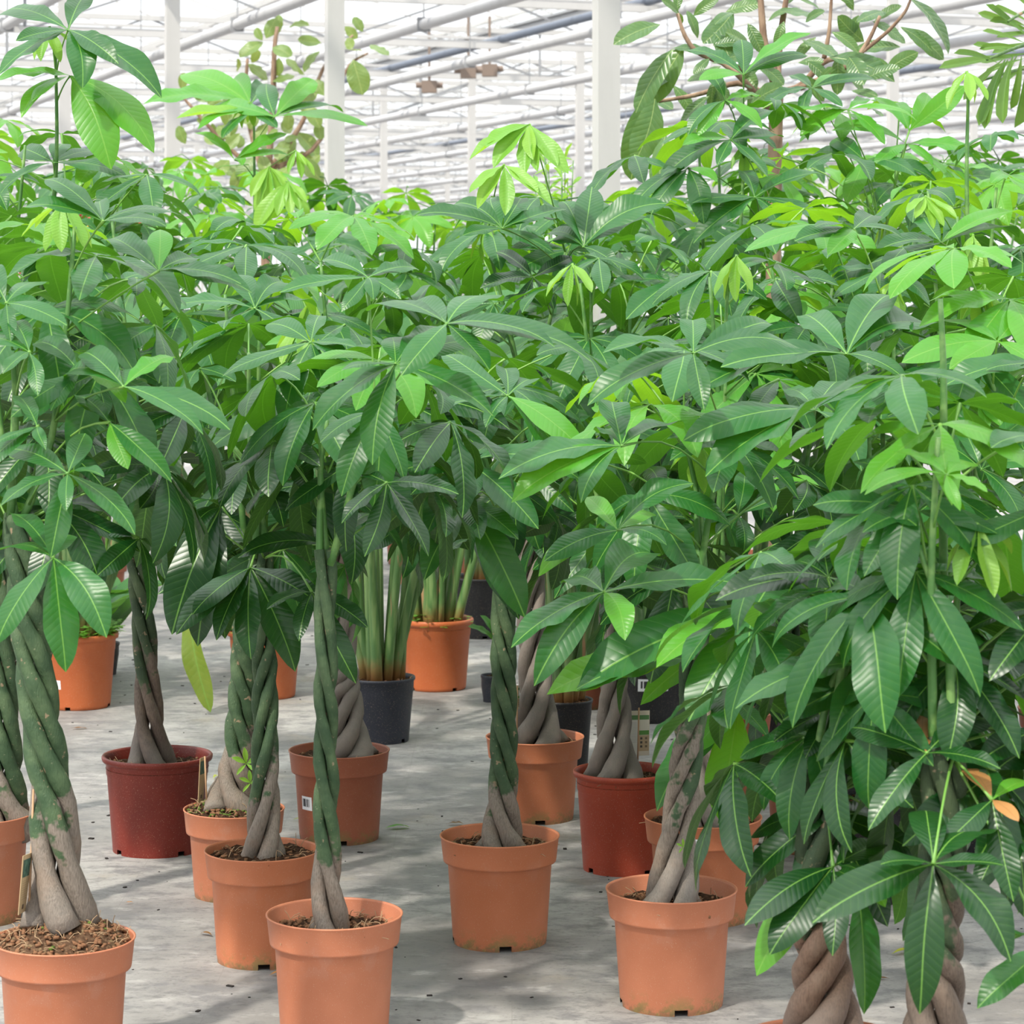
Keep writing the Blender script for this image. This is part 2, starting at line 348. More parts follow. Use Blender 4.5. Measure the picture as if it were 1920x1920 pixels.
# pitched glass roof, ridges along the house
glass = MB(); bars = MB(); SP = 4.0
for q in range(-8, 10):
    g0 = W*(q*SP); g1 = W*((q+1)*SP); r = W*((q+.5)*SP); a = O + U*(-26); b = O + U*112
    zg, zr = GUT+.12, GUT+.85
    for (s, e) in ((g0, r), (g1, r)):
        glass.add([a+s+V(0,0,zg), b+s+V(0,0,zg), b+e+V(0,0,zr), a+e+V(0,0,zr)], [(0,1,2,3)])
        for t in np.arange(2, 136, 2.2):
            p = a + U*t; bars.bar(p+s+V(0,0,zg-.015), p+e+V(0,0,zr-.015), .014, .02)
    bars.bar(a+r+V(0,0,zr), b+r+V(0,0,zr), .07, .07)
ceil = tag(glass.obj('ceiling', M['glass'], None, None, smooth=False), kind='structure')
tag(bars.obj('glazing_bar', M['steel'], ceil, None, smooth=False), kind='stuff')
wl = MB(); p0 = O+U*108-W*34; p1 = O+U*108+W*36
wl.add([p0, p1, p1+V(0,0,GUT+1), p0+V(0,0,GUT+1)], [(0,1,2,3)])
we = tag(wl.obj('wall_back', M['glass'], None, None, smooth=False), kind='structure')
wb = MB()
for t in np.arange(0, 70, 1.6): wb.bar(p0+W*t, p0+W*t+V(0,0,GUT+1), .05, .05)
for z in (.6, 2.2, 3.8): wb.bar(p0+V(0,0,z), p1+V(0,0,z), .06, .06)
tag(wb.obj('glazing_bar', M['steel'], we, None, smooth=False), kind='stuff')
for nm, s in (('wall_left', -32), ('wall_right', 36)):
    wl = MB(); p0 = O+U*(-24)+W*s; p1 = O+U*108+W*s; wl.add([p0, p1, p1+V(0,0,GUT), p0+V(0,0,GUT)], [(0,1,2,3)])
    we = tag(wl.obj(nm, M['glass'], None, None, smooth=False), kind='structure')
    wb = MB()
    for t in np.arange(0, 132, 2.0): wb.bar(p0+U*t, p0+U*t+V(0,0,GUT), .05, .05)
    tag(wb.obj('glazing_bar', M['steel'], we, None, smooth=False), kind='stuff')
for (px, py, Y) in ((878, 135, 30.0), (918, 132, 30.5), (805, 163, 31.)):     # vent motors under the pipes
    p = P(px, py, Y); mb = MB(); mb.box(V(0,0,0), V(.09,0,0), V(0,.08,0), V(0,0,.07)); mb.tube([V(-.16,0,.02), V(.16,0,.02)], .035, 8); mb.bar(V(0,0,.05), V(0,0,ZT-p.z), .03, .03)
    tag(mb.obj('vent_motor_trim', M['motor'], None, p, smooth=False), kind='structure')

# ------------------------------------------------------------------ leaflets: meshes shared by all plants
def leaflet_mesh(name, mat, wid, bulge, fold, wavy, twist, seed, rows=14, ta=1.10, tb=.84, half=3, tipcurl=0.0):
    rr = random.Random(seed); mb = MB(); cols = 2*half+1; vs = []; uv = []
    pk = ta/(ta+tb); wmax = pk**ta*(1-pk)**tb; p1, p2 = rr.random()*6.28, rr.random()*6.28; k1, k2 = rr.uniform(1.4, 3.2), rr.uniform(1.4, 3.2)
    side = rr.uniform(-.05, .05)
    for i in range(rows+1):
        t = i/rows; te = t
        wd = wid*.5*((max(te-.03, 0)/.97)**ta*(1-te)**tb)/wmax
        if t < .05: wd = max(wd, .008)
        if t > .93: wd = max(wd*.9, .002 if t < 1 else .0)
        zc = bulge*4*t*(1-t) - tipcurl*max(t-.75, 0)**2*6; xc = side*math.sin(math.pi*t); tw = twist*(t-.4)
        for c in range(cols):
            u = (c-half)/half; au = abs(u)
            x = u*wd; z = fold*au*wd + (wavy*au**2*wd*math.sin(2*math.pi*(k1 if u < 0 else k2)*t+(p1 if u < 0 else p2)))
            z -= .12*wd*au*au
            x, z = x*math.cos(tw)-z*math.sin(tw), x*math.sin(tw)+z*math.cos(tw)
            vs.append((xc+x, t, zc+z)); uv.append((u*wd, t))
    fs = [(i*cols+c, i*cols+c+1, (i+1)*cols+c+1, (i+1)*cols+c) for i in range(rows) for c in range(cols-1)]
    mb.add(vs, fs, uv); return mb, mb.mesh(name, M[mat])
PARAM = []; LF = {}; LMB = []
for i in range(9):
    PARAM.append(dict(wid=R.uniform(.275, .365), bulge=R.uniform(.03, .12), fold=R.uniform(.05, .40), wavy=R.uniform(.04, .22), twist=R.uniform(-.45, .45), seed=i, tipcurl=R.uniform(0, .12)))
for mt in ('leaf', 'leaf_dark', 'leaf_lime', 'leaf_yellow', 'leaf_tan', 'leaf_brown'):
    LF[mt] = []
    for p in PARAM:
        mb, me = leaflet_mesh('leaflet', mt, **p); LF[mt].append(me)
        if mt == 'leaf': LMB.append(mb)
LF['leaf_young'] = [leaflet_mesh('leaflet', 'leaf_young', R.uniform(.24, .30), R.uniform(.02, .06), R.uniform(.5, .8), .15, R.uniform(-.3, .3), 40+i)[1] for i in range(5)]
for mt, wd in (('ficus', .42), ('ficus_light', .62)):
    LF[mt] = [leaflet_mesh('leaf', mt, wd*R.uniform(.9, 1.1), R.uniform(.02, .10), R.uniform(.05, .35), R.uniform(.02, .12), R.uniform(-.3, .3), 60+i, ta=.72, tb=.62)[1] for i in range(5)]
LF['blade'] = [leaflet_mesh('leaf_blade', 'blade', R.uniform(.30, .40), R.uniform(.05, .14), R.uniform(.2, .5), .1, R.uniform(-.3, .3), 80+i, rows=18, ta=.6, tb=.6)[1] for i in range(4)]
LF['blade_yellow'] = [leaflet_mesh('leaf_blade', 'leaf_olive', .20, .03, .35, .25, .5, 99, rows=18, ta=.5, tb=.5)[1]]
LF['palm'] = [leaflet_mesh('palm_leaflet', 'palm', R.uniform(.13, .18), R.uniform(.0, .08), R.uniform(.5, 1.), .02, R.uniform(-.3, .3), 120+i, rows=10, ta=.8, tb=.25)[1] for i in range(3)]

def frame(d, L, hint):
    """matrix whose y runs along d (scaled by L) and whose z is as near the hint as it can be"""
    d = d.normalized(); z = hint - d*hint.dot(d)
    if z.length < 1e-3: z = V(0,-1,.2) - d*V(0,-1,.2).dot(d)
    z.normalize(); x = d.cross(z)
    return Matrix(((x.x*L, d.x*L, z.x*L, 0), (x.y*L, d.y*L, z.y*L, 0), (x.z*L, d.z*L, z.z*L, 0), (0,0,0,1)))

PET = {}
def petiole(root, a, hub, rad=.0022, mat='petiole'):
    """leaf part: its own stalk from a to hub (both relative to the root), object placed at the hub"""
    mb = MB(); d = a-hub; sag = d.length*R.uniform(.02, .12)
    pts = [d*(1-t) + V(0,0,sag*math.sin(math.pi*t)) for t in (0, .2, .4, .6, .8, 1.0)]
    mb.tube(pts, [rad*1.45, rad*1.1, rad, rad, rad*1.0, rad*1.7], 6, cap=True)
    return mb.obj('leaf', M[mat], root, hub)
def add_leaflet(leaf, d, L, hint, mt):
    me = R.choice(LF[mt]); o = put('leaflet', me, leaf); m = frame(d, L, hint); o.matrix_basis = m; return o

class Plant: pass
def nearest(pl, hub, pref=.12):
    """point on the plant's shoots a little below the hub"""
    best = None
    for sh in pl.shoots:
        for p in sh:
            dz = hub.z - p.z
            c = math.hypot(hub.x-p.x, hub.y-p.y)*1.0 + abs(dz-pref)*.9
            if best is None or c < best[0]: best = (c, p)
    return best[1]

def proc_leaf(pl, hub, out, L, mt, droop, n=None, tilt=None, leaflets=True):
    """leaf built from its habit: hub, outward direction, size"""
    a = nearest(pl, hub); n = n or R.choice((5, 6, 6, 7)); tilt = R.uniform(.15, .75) if tilt is None else tilt
    out = V(out.x, out.y, 0); out = out.normalized() if out.length > 1e-4 else V(0,-1,0)
    nrm = (V(0,0,1)*math.cos(tilt) + out*math.sin(tilt)).normalized(); f = (out - nrm*out.dot(nrm)).normalized(); s = nrm.cross(f)
    leaf = petiole(pl.root, a-pl.o, hub-pl.o)
    span = R.uniform(1.45, 1.75)*math.pi; off = R.uniform(-.2, .2)
    for q in range(n):
        ang = off + span*((q+.5)/n-.5); k = .62+.38*(.5+.5*math.cos(ang*.9))
        dr = droop*R.uniform(.6, 1.4)
        d = (f*math.cos(ang)+s*math.sin(ang))*math.cos(dr) - nrm*math.sin(dr)
        add_leaflet(leaf, d, L*k*R.uniform(.92, 1.06), nrm + (f*math.cos(ang)+s*math.sin(ang))*.3, mt)
    return leaf

# joined whole leaves for the plants further off, a few shared meshes
FAR = {}
def far_leaf_meshes(mt, count, droop, seed0):
    out = []
    for v in range(count):
        mb = MB(); rr = random.Random(seed0+v); n = rr.choice((5, 6, 7)); span = rr.uniform(1.5, 1.75)*math.pi
        f = V(0,1,0); s = V(-1,0,0)
        for q in range(n):
            ang = span*((q+.5)/n-.5); k = .62+.38*(.5+.5*math.cos(ang*.9)); dr = droop*rr.uniform(.6, 1.4)
            d = (f*math.cos(ang)+s*math.sin(ang))*math.cos(dr) - V(0,0,1)*math.sin(dr)
            m = frame(d, k*rr.uniform(.9, 1.05), V(0,0,1)+(f*math.cos(ang)+s*math.sin(ang))*.3); src = rr.choice(LMB)
            mb.add([m @ Vector(p) for p in src.v], src.f, src.uv)
        mb.tube([V(0,-.95,-.55), V(0,-.45,-.12), V(0,0,0)], [.014, .010, .012], 5)
        out.append(mb.mesh('leaf', M[mt]))
    return out
FAR['leaf'] = far_leaf_meshes('leaf', 7, .32, 500); FAR['leaf_dark'] = far_leaf_meshes('leaf_dark', 5, .5, 520)
FAR['leaf_lime'] = far_leaf_meshes('leaf_lime', 4, .35, 540); FAR['leaf_young'] = far_leaf_meshes('leaf_young', 3, 1.0, 560)
def far_leaf(pl, hub, out, L, mt):
    tilt = R.uniform(.1, .8); out = V(out.x, out.y, 0); out = out.normalized() if out.length > 1e-4 else V(0,-1,0)
    nrm = (V(0,0,1)*math.cos(tilt)+out*math.sin(tilt)).normalized(); f = (out-nrm*out.dot(nrm)).normalized()
    o = put('leaf', R.choice(FAR[mt]), pl.root); m = frame(f, L, nrm); m.translation = hub-pl.o; o.matrix_basis = m; return o

# ------------------------------------------------------------------ pots
def lathe(mb, prof, seg=72, skip=None):
    n = len(prof); vs = [(r*math.cos(2*math.pi*k/seg), r*math.sin(2*math.pi*k/seg), z) for (r, z) in prof for k in range(seg)]
    fs = [(i*seg+k, i*seg+(k+1) % seg, (i+1)*seg+(k+1) % seg, (i+1)*seg+k) for i in range(n-1) for k in range(seg) if not (skip and skip(i, k))]
    mb.add(vs, fs)
def make_pot(root, kind, Rr, H, mat, notch0=0):
    nh = .013; seg = 72
    if kind == 'collar':
        o = [(.775,0),(.785,nh),(.865,H-.062),(.885,H-.059),(.938,H-.0565),(.945,H-.052),(.985,H-.004),(1.,H-.002),(1.,H)]
        inn = [(.975,H+.0005),(.965,H-.004),(.915,H-.055),(.85,H-.065),(.77,nh+.004)]
    elif kind == 'lip':
        o = [(.80,0),(.805,nh),(.905,H-.050),(.917,H-.048),(.925,H-.020),(.940,H-.016),(.985,H-.014),(1.,H-.008),(1.,H-.003),(.985,H)]
        inn = [(.95,H),(.93,H-.006),(.905,H-.03),(.79,nh+.004)]
    elif kind == 'clay':
        o = [(.76,0),(.79,.004),(.80,nh),(.90,H-.062),(.912,H-.060),(.925,H-.026),(.945,H-.022),(.99,H-.019),(1.,H-.010),(.995,H-.003),(.975,H)]
        inn = [(.93,H-.001),(.91,H-.008),(.88,H-.04),(.78,nh+.004)]
    else:
        o = [(.80,0),(.81,.004),(.815,nh),(.93,H-.05),(.945,H-.046),(.955,H-.012),(.99,H-.010),(1.,H-.004),(.99,H)]
        inn = [(.96,H),(.94,H-.01),(.92,H-.04),(.79,nh+.004)]
    prof = [(r*Rr, z) for r, z in o+inn] + [(0.001, nh+.004)]
    i0 = 0 if kind in ('collar', 'lip') else None
    nz = [(notch0 + q*18 + d) % seg for q in range(4) for d in (range(0, 3) if kind == 'collar' else range(0, 2))]
    mb = MB(); top = 0 if kind in ('collar', 'lip') else 1
    lathe(mb, prof, seg, skip=lambda i, k: i <= top and k in nz)
    # inner foot ring, so the drainage notches open into a dark hollow
    lathe(mb, [(o[0][0]*Rr-.004, 0), (o[0][0]*Rr-.003, nh)], seg, skip=lambda i, k: k in nz)
    return mb.obj('pot', M[mat], root)
def make_soil(root, Rr, z, mat, heap=0.0, seed=1, fibres=120, inner=.93, moss=0):
    rr = random.Random(seed); mb = MB(); rings, seg = 12, 40; vs = [(0,0,z+heap)]; fs = []
    for i in range(1, rings+1):
        r = Rr*inner*i/rings
        for k in range(seg):
            a = 2*math.pi*k/seg; b = heap*(1-(i/rings)**2) + (rr.uniform(-.006, .007) if i < rings else -.004)
            vs.append((r*math.cos(a), r*math.sin(a), z+b))
    for k in range(seg): fs.append((0, 1+k, 1+(k+1) % seg))
    for i in range(rings-1):
        for k in range(seg): fs.append((1+i*seg+k, 1+(i+1)*seg+k, 1+(i+1)*seg+(k+1) % seg, 1+i*seg+(k+1) % seg))
    mb.add(vs, fs); o = mb.obj('soil', M[mat], root)
    for nm, mt, cnt in (('bark_crumbs', 'fibre', fibres), ('root_fibres', 'fibre_pale', fibres//3), ('moss', 'moss', moss)):
        if cnt <= 0: continue
        mb = MB()
        for q in range(cnt):
            a = rr.random()*6.283; r = Rr*inner*math.sqrt(rr.random())*.97; c = V(r*math.cos(a), r*math.sin(a), z+heap*(1-(r/Rr/inner)**2)+.003)
            d = V(rr.uniform(-1,1), rr.uniform(-1,1), rr.uniform(-.2,.6)).normalized()
            if nm == 'root_fibres': mb.tube([c, c+d*.012+V(0,0,.004), c+d*.026], .0007, 4, cap=False)
            else:
                s = rr.uniform(.002, .006); e2 = d.cross(V(0,0,1)+V(.1,.2,0)).normalized(); mb.box(c, d*s, e2*s*.6, d.cross(e2)*s*.5)
        tag(mb.obj(nm, M[mt], o), kind='stuff')
    return o
def sticker(pot, Rr, H, az, z, w, h, taper=(.79,.90)):
    """barcode sticker bent round the pot wall"""
    mb = MB(); vs = []; uv = []; nn = 8
    for j in (0, 1):
        zz = z + h*j; r = Rr*(taper[0]+(taper[1]-taper[0])*zz/(H-.05)) + .0012
        for i in range(nn+1):
            a = az + (i/nn-.5)*w/r; vs.append((r*math.cos(a), r*math.sin(a), zz)); uv.append((i/nn, float(j)))
    mb.add(vs, [(i, i+1, nn+2+i, nn+1+i) for i in range(nn)], uv); return mb.obj('barcode_sticker', M['barcode'], pot)

# ------------------------------------------------------------------ the braided money trees
def interp(pts, t):
    t = max(0, min(1, t))*(len(pts)-1); i = min(int(t), len(pts)-2); return pts[i].lerp(pts[i+1], t-i)
TREES = {}
def money_tree(key, label, cx, Y, Rr, H, pot, mat, trunk, r, n, tw, pitch, green, crown, L=.20, near=True, soil='soil', heap=0.0, flare=1.6,
               sd=.022, stem='stem', shoots=None, nshoot=3, top='leaf_lime', mt='leaf', young=1, fibres=70, notch=0, moss=0, phase=0.0, fill=True, Lj=.18, base=1.5):
    pl = Plant(); o = V((cx-CX)*Y/F, Y, 0); pl.o = o
    pl.root = empty('potted_money_tree', o, label, 'potted plant', 'braided money trees'); pl.Y = Y; pl.key = key
    pl.pot = make_pot(pl.root, pot, Rr, H, mat, notch); zs = H - sd
    make_soil(pl.root, Rr, zs, soil, heap, hs(key) % 97, fibres, .955 if pot == 'collar' else .93, moss)
    ax = [P(x, y, Y)-o for x, y in trunk]; ax[0].z = zs + heap - .012
    if ax[-1].z < ax[0].z+.3: ax[-1].z = ax[0].z+.3
    Ht = ax[-1].z - ax[0].z; r *= .93; pitch *= .9; r *= 1.02; Rb = r*(1.47 if n > 3 else 1.22); steps = 46; pl.tops = []
    for k in range(n):
        pts = []; rad = []; uv0 = []
        for i in range(steps+1):
            t = i/steps; z = t*Ht; c = interp(ax, t)
            fl = math.exp(-z/.07); th = phase + 2*math.pi*k/n + tw*2*math.pi*z/pitch
            rr = Rb*(1+.80*flare*fl)*(1-.18*t); c = c + V(math.cos(th)*rr, math.sin(th)*rr, 0); pts.append(c)
            rad.append(r*(1+base*.70*math.exp(-z/.065))*(1-.22*t)*(1+.07*math.sin(z*60+k*2.1)+.04*math.sin(z*131+k)))
        mb = MB(); mb.tube(pts, rad, 12); g = [q for q in mb.uv]
        gk = green + random.Random(hs(key) % 50+k).uniform(-.05, .05)
        mb.uv = [(u, vv-gk) for u, vv in g]
        mb.obj('stem', M[stem], pl.root); pl.tops.append(pts[-1])
    # green shoots rising out of the braid
    ccx, ytop, ybot, hw, nl = crown; pl.shoots = []
    topc = P(ccx, ytop, Y)-o; bot = ax[-1]
    paths = []
    if shoots:
        for sh in shoots: paths.append([P(x, y, Y+dy)-o for x, y, dy in sh])
    rs = random.Random(hs(key) % 1000+3)
    for q in range(nshoot):
        a = rs.random()*6.28; s0 = pl.tops[q % n]; e = V(topc.x, topc.y, topc.z*rs.uniform(.80, .97)) + V(math.cos(a), math.sin(a), 0)*hw*Y/F*.38
        e.z = max(e.z, s0.z+.15)
        m = s0.lerp(e, .45)+V(rs.uniform(-.03,.03), rs.uniform(-.03,.03), .04); paths.append([s0-V(0,0,.03), m, e])
    for pth in paths:
        pts = [];
        m_ = len(pth)
        for i in range(13): pts.append(interp(pth, i/12))
        for _ in range(2): pts = [pts[0]]+[(pts[i-1]+pts[i]*2+pts[i+1])/4 for i in range(1, 12)]+[pts[-1]]
        mb = MB(); mb.tube(pts, [.0085-.0045*i/12 for i in range(13)], 7); mb.obj('shoot', M['shoot'], pl.root)
        pl.shoots.append([p+o for p in pts])
    TREES[key] = pl
    # leaves, hubs spread round the shoots through the depth of the crown
    c0 = P(ccx, 0, Y)-o; zt = P(0, ytop, Y).z; zb = P(0, ybot, Y).z; hwm = hw*Y/F
    for q in range(nl):
        t = (q+.5)/nl + rs.uniform(-.04, .04); z = zb+(zt-zb)*t; a = q*2.39996 + rs.uniform(-.4, .4)
        rho = hwm*(.45+.6*math.sqrt(rs.random()))*(.75+.5*math.sin(math.pi*min(max(t, .05), .95)))
        if t > .9: rho *= .6
        hub = V(c0.x+math.cos(a)*rho, (math.sin(a)*rho*(.95 if math.sin(a) > 0 or not near else .42) + (.09 if near else 0)), z) + o
        out = V(math.cos(a), math.sin(a), 0); m2 = mt
        x = rs.random()
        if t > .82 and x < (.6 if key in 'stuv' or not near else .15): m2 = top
        elif t < .5 and x < .8: m2 = 'leaf_dark'  # lower crown shaded by leaf colour: most leaves take the darker copy
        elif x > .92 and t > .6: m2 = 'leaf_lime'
        Lq = L*rs.uniform(1-Lj, 1+Lj)
        if near: proc_leaf(pl, hub, out, Lq, m2, .25+.35*(1-t)+rs.uniform(-.1,.15), tilt=rs.uniform(.1,.5)+.45*(1-t))
        else: far_leaf(pl, hub, out, Lq, m2)
    for q in range(young):
        sh = pl.shoots[q % len(pl.shoots)]; hub = sh[-1] + V(rs.uniform(-.03,.03), rs.uniform(-.03,.03), .05)
        if near: proc_leaf(pl, hub, V(rs.uniform(-1,1), -1, 0), L*.6, 'leaf_young', 1.05, tilt=.1)
        else: far_leaf(pl, hub, V(rs.uniform(-1,1), -1, 0), L*.6, 'leaf_young')
    return pl

def hero(key, hx, hy, tips, dy=-.22, L=None, mt='leaf', up=.9, n_hint=(0,-.55,1.0)):
    """one leaf of a tree whose hub and leaflet tips are known; each leaflet keeps the leaf's real length and so finds its own distance"""
    pl = TREES[key]; Y = pl.Y+dy-(.12 if key in 'abcdefghijklm' else 0); hub = P(hx, hy, Y); k = Y/F
    lat = [math.hypot(x-hx, y-hy)*k for x, y, *_ in tips]; L0 = L or max(max(lat)*1.04, .17)
    leaf = petiole(pl.root, nearest(pl, hub, .10)-pl.o, hub-pl.o, .0020)
    for (x, y, *m), la in zip(tips, lat):
        Li = max(L0*(up if y < hy-5 else 1.0), la*1.015)
        if y < hy-5 and la > .9*L0: Li = la*1.015
        dep = math.sqrt(max(Li*Li-la*la, 0))
        dep = min(dep, .75*Li) if y < hy-5 else -min(dep, .42*Li)
        if m and isinstance(m[0], str) and m[0] == '-': dep = -dep
        t = P(x, y, Y) - hub; t = V(t.x, dep, t.z)
        # keep the tip on its line of sight at the new distance
        s = (Y+dep)/Y; tip = P(x, y, Y+dep) - hub; ln = tip.length
        mm = mt
        for q in m:
            if isinstance(q, str) and q != '-': mm = q
        add_leaflet(leaf, tip, ln, Vector(n_hint)+V(R.uniform(-.38,.38), R.uniform(-.2,.2), 0), mm)
    return leaf

def T(key, label, cx, rimy, w, basey, *a, **k):
    Y = F*HC/(basey-HY); return money_tree(key, label, cx, Y, w*Y/F/2, (basey-rimy)*Y/F, *a, **k)
def strip_(s): return s

# (pot centre x, rim row, rim width, foot row) in photograph pixels set the real place and size
T('a', 'money tree in dusty terracotta pot heaped with pale coir, its braid green above', 120, 1758, 267, 2000, 'collar', 'terracotta',
  [(112,1762),(100,1500),(76,1350),(60,1200),(48,1100),(36,965)], .0185, 4, -1, .52, .235, (90,430,1020,215,20),
  heap=.045, soil='soil_pale', sd=.010, fibres=420, moss=25, phase=.4, base=1.15, flare=1.0,
  shoots=[[(40,980,0),(95,850,.0),(125,620,0),(140,425,0)],[(30,980,0),(0,800,.05),(-20,560,.05)],[(20,980,0),(28,740,.0),(40,640,-.05)]], nshoot=1)
T('b', 'money tree in terracotta pot standing partly hidden behind the coir-heaped pot', -45, 1524, 216, 1722, 'collar', 'terracotta',
  [(8,1560),(8,1400),(2,1200),(-4,1000)], .0185, 4, -1, .55, .10, (0,400,930,200,20), phase=1.5, sd=.03, nshoot=2)
T('c', 'money tree in deep red lipped pot, brown braid leaning', 295, 1414, 207, 1592, 'lip', 'red_pot',
  [(285,1432),(278,1300),(268,1150),(258,1050),(246,900),(236,820)], .0150, 4, -1, .56, .30, (262,330,900,205,24), sd=.028, phase=2.2, notch=7, stem='stem_dull', base=1.3)
T('d', 'money tree in terracotta pot overflowing with moss and roots, behind another pot', 439, 1515, 190, 1677, 'collar', 'terracotta',
  [(432,1520),(448,1420),(456,1300),(460,1200),(468,1020)], .0175, 4, -1, .42, .20, (420,430,1040,190,20), sd=.004, heap=.012, fibres=150, moss=160, phase=.9, flare=1.3)
T('e', 'money tree in terracotta pot with slim braid, between mossy and empty-rimmed pots', 492, 1592, 218, 1798, 'collar', 'terracotta_warm',
  [(492,1604),(497,1450),(497,1300),(495,1200),(490,1020)], .0138, 4, 1, .50, .17, (500,600,1100,165,15), sd=.014, phase=.2, base=.9, flare=.9)
T('f', 'money tree in terracotta pot with a thin pale three-strand braid and chunky bark mulch', 627, 1712, 257, 1944, 'collar', 'terracotta',
  [(617,1742),(612,1560),(611,1400),(611,1250),(610,1030)], .0135, 3, -1, .46, .20, (670,640,930,165,12), sd=.034, fibres=240, phase=2.6, base=1.0, flare=.9, notch=9)
T('g', 'money tree in dull terracotta pot with a white barcode sticker and knotted brown braid', 636, 1405, 190, 1571, 'collar', 'terracotta_deep',
  [(652,1418),(648,1300),(644,1250),(640,1020)], .0190, 4, 1, .42, .75, (620,390,980,190,24), sd=.022, phase=.5, stem='stem_dull')
T('h', 'money tree in sunlit terracotta pot standing alone on the open floor', 937, 1565, 225, 1764, 'collar', 'terracotta_warm',
  [(941,1590),(944,1450),(945,1300),(944,1150),(942,960)], .0145, 4, -1, .44, .16, (900,600,985,185,15), sd=.030, fibres=160, phase=1.25, base=1.35, flare=1.2)
T('i', 'money tree in terracotta pot with dark brown braid, behind the lone sunlit pot', 1003, 1380, 185, 1533, 'collar', 'terracotta_warm',
  [(1008,1392),(1002,1250),(994,1100),(990,950),(986,840)], .0200, 4, 1, .48, .9, (990,350,960,210,24), sd=.022, stem='stem_dull', phase=.3, base=1.3)
T('j', 'money tree in bright red lipped pot with a care card stuck in its soil', 1168, 1443, 187, 1628, 'lip', 'red_pot_light',
  [(1150,1458),(1152,1320),(1150,1200),(1144,1060)], .0180, 4, 1, .55, .9, (1150,430,1080,190,22), sd=.026, stem='stem_dull', phase=1.0, base=1.3, notch=6)
T('k', 'money tree in algae-stained terracotta pot with a green sprout on its braid', 1259, 1665, 247, 1880, 'collar', 'terracotta',
  [(1257,1688),(1276,1520),(1290,1400),(1300,1300),(1310,1100)], .0160, 4, 1, .50, .30, (1300,640,1180,205,16), sd=.036, fibres=160, phase=2.0, base=1.3, flare=1.3)
T('l', 'money tree in terracotta pot with a tan braid, behind the algae-stained pot', 1318, 1530, 222, 1720, 'collar', 'terracotta_warm',
  [(1328,1545),(1336,1430),(1338,1340),(1344,1180)], .0165, 4, -1, .46, .40, (1370,480,1230,210,22), sd=.020, phase=.7)
T('m', 'money tree in terracotta pot hidden to its rim by drooping leaves', 1522, 1440, 188, 1590, 'collar', 'terracotta_deep',
  [(1515,1452),(1500,1380),(1485,1280),(1480,1150)], .0150, 3, 1, .5, .4, (1500,380,1300,215,34), sd=.020, phase=.7)
TREES_NEXT = 'n'
money_tree('n', 'money tree with a thick brown plait rising at the picture edge, pot below view', 1545, 4.28, .140, .242, 'collar', 'terracotta',
  [(1545,1940),(1544,1850),(1536,1750),(1532,1650),(1545,1450)], .0200, 4, 1, .36, .34, stem='stem_brown', crown= (1590,960,1620,190,20), sd=.022, phase=.15, mt='leaf')
money_tree('o', 'money tree with dark stained plait under the drooping seven-fingered leaves', 1755, 4.02, .140, .242, 'collar', 'terracotta',
  [(1755,1940),(1755,1850),(1758,1750),(1766,1600),(1772,1380)], .0185, 4, -1, .40, .35, (1790,700,1560,215,26), sd=.022, phase=1.1, stem='stem_dull',
  shoots=[[(1772,1400,0),(1790,1200,.0),(1800,1040,0)],[(1772,1400,.05),(1768,1000,.1),(1770,700,.1),(1763,560,.1)]], nshoot=2)
money_tree('p', 'tall money tree among dark leaves at the frame edge', 2070, 5.45, .135, .24, 'collar', 'terracotta',
  [(2066,1830),(2040,1500),(1980,1200)], .018, 4, 1, .5, .25, (1880,480,1500,210,34), mt='leaf')
money_tree('q', 'money tree hidden behind the drooping seven-fingered leaves', 1660, 6.35, .135, .24, 'plain', 'black_pot',
  [(1660,1500),(1655,1300),(1650,1150)], .017, 4, 1, .5, .25, (1640,420,1400,220,36))
money_tree('r', 'money tree in a black pot glimpsed between dark leaves', 1830, 6.9, .15, .26, 'plain', 'black_pot',
  [(1830,1400),(1825,1200),(1820,1050)], .017, 4, -1, .5, .25, (1800,300,1200,220,28), shoots=[[(1820,1000,0),(1815,600,0),(1812,300,0),(1816,170,0)]])
money_tree('s', 'tall money tree raised above its neighbours by the pillar, pot out of view', -95, 7.1, .135, .24, 'collar', 'terracotta_deep',
  [(-92,1420),(-60,1200),(-10,1000)], .017, 4, 1, .5, .25, (60,230,760,200,20), shoots=[[(0,900,0),(90,500,0),(108,300,-.1),(104,85,-.1)]])
money_tree('t', 'money tree with open crown in front of the rubber tree', 1360, 7.6, .135, .24, 'collar', 'terracotta_deep',
  [(1360,1330),(1360,1150),(1365,1000)], .017, 4, 1, .5, .25, (1370,190,900,210,30), top='leaf_lime', mt='leaf_lime' if False else 'leaf', shoots=[[(1365,900,0),(1385,500,0),(1395,300,0)]])
money_tree('u', 'money tree with bright lime top leaves beside the rubber tree', 1590, 8.0, .135, .24, 'collar', 'terracotta_deep',
  [(1590,1300),(1590,1150),(1595,1000)], .017, 4, -1, .5, .25, (1600,200,900,205,30), mt='leaf', top='leaf_lime')
money_tree('v', 'slender money tree with long bare shoot above the leaf mass', 497, 10.0, .13, .23, 'collar', 'terracotta_deep',
  [(497,1160),(490,1050),(480,950)], .015, 4, 1, .5, .25, (460,330,800,170,18), near=True, shoots=[[(480,900,0),(478,500,0),(477,330,0),(476,215,0)]])

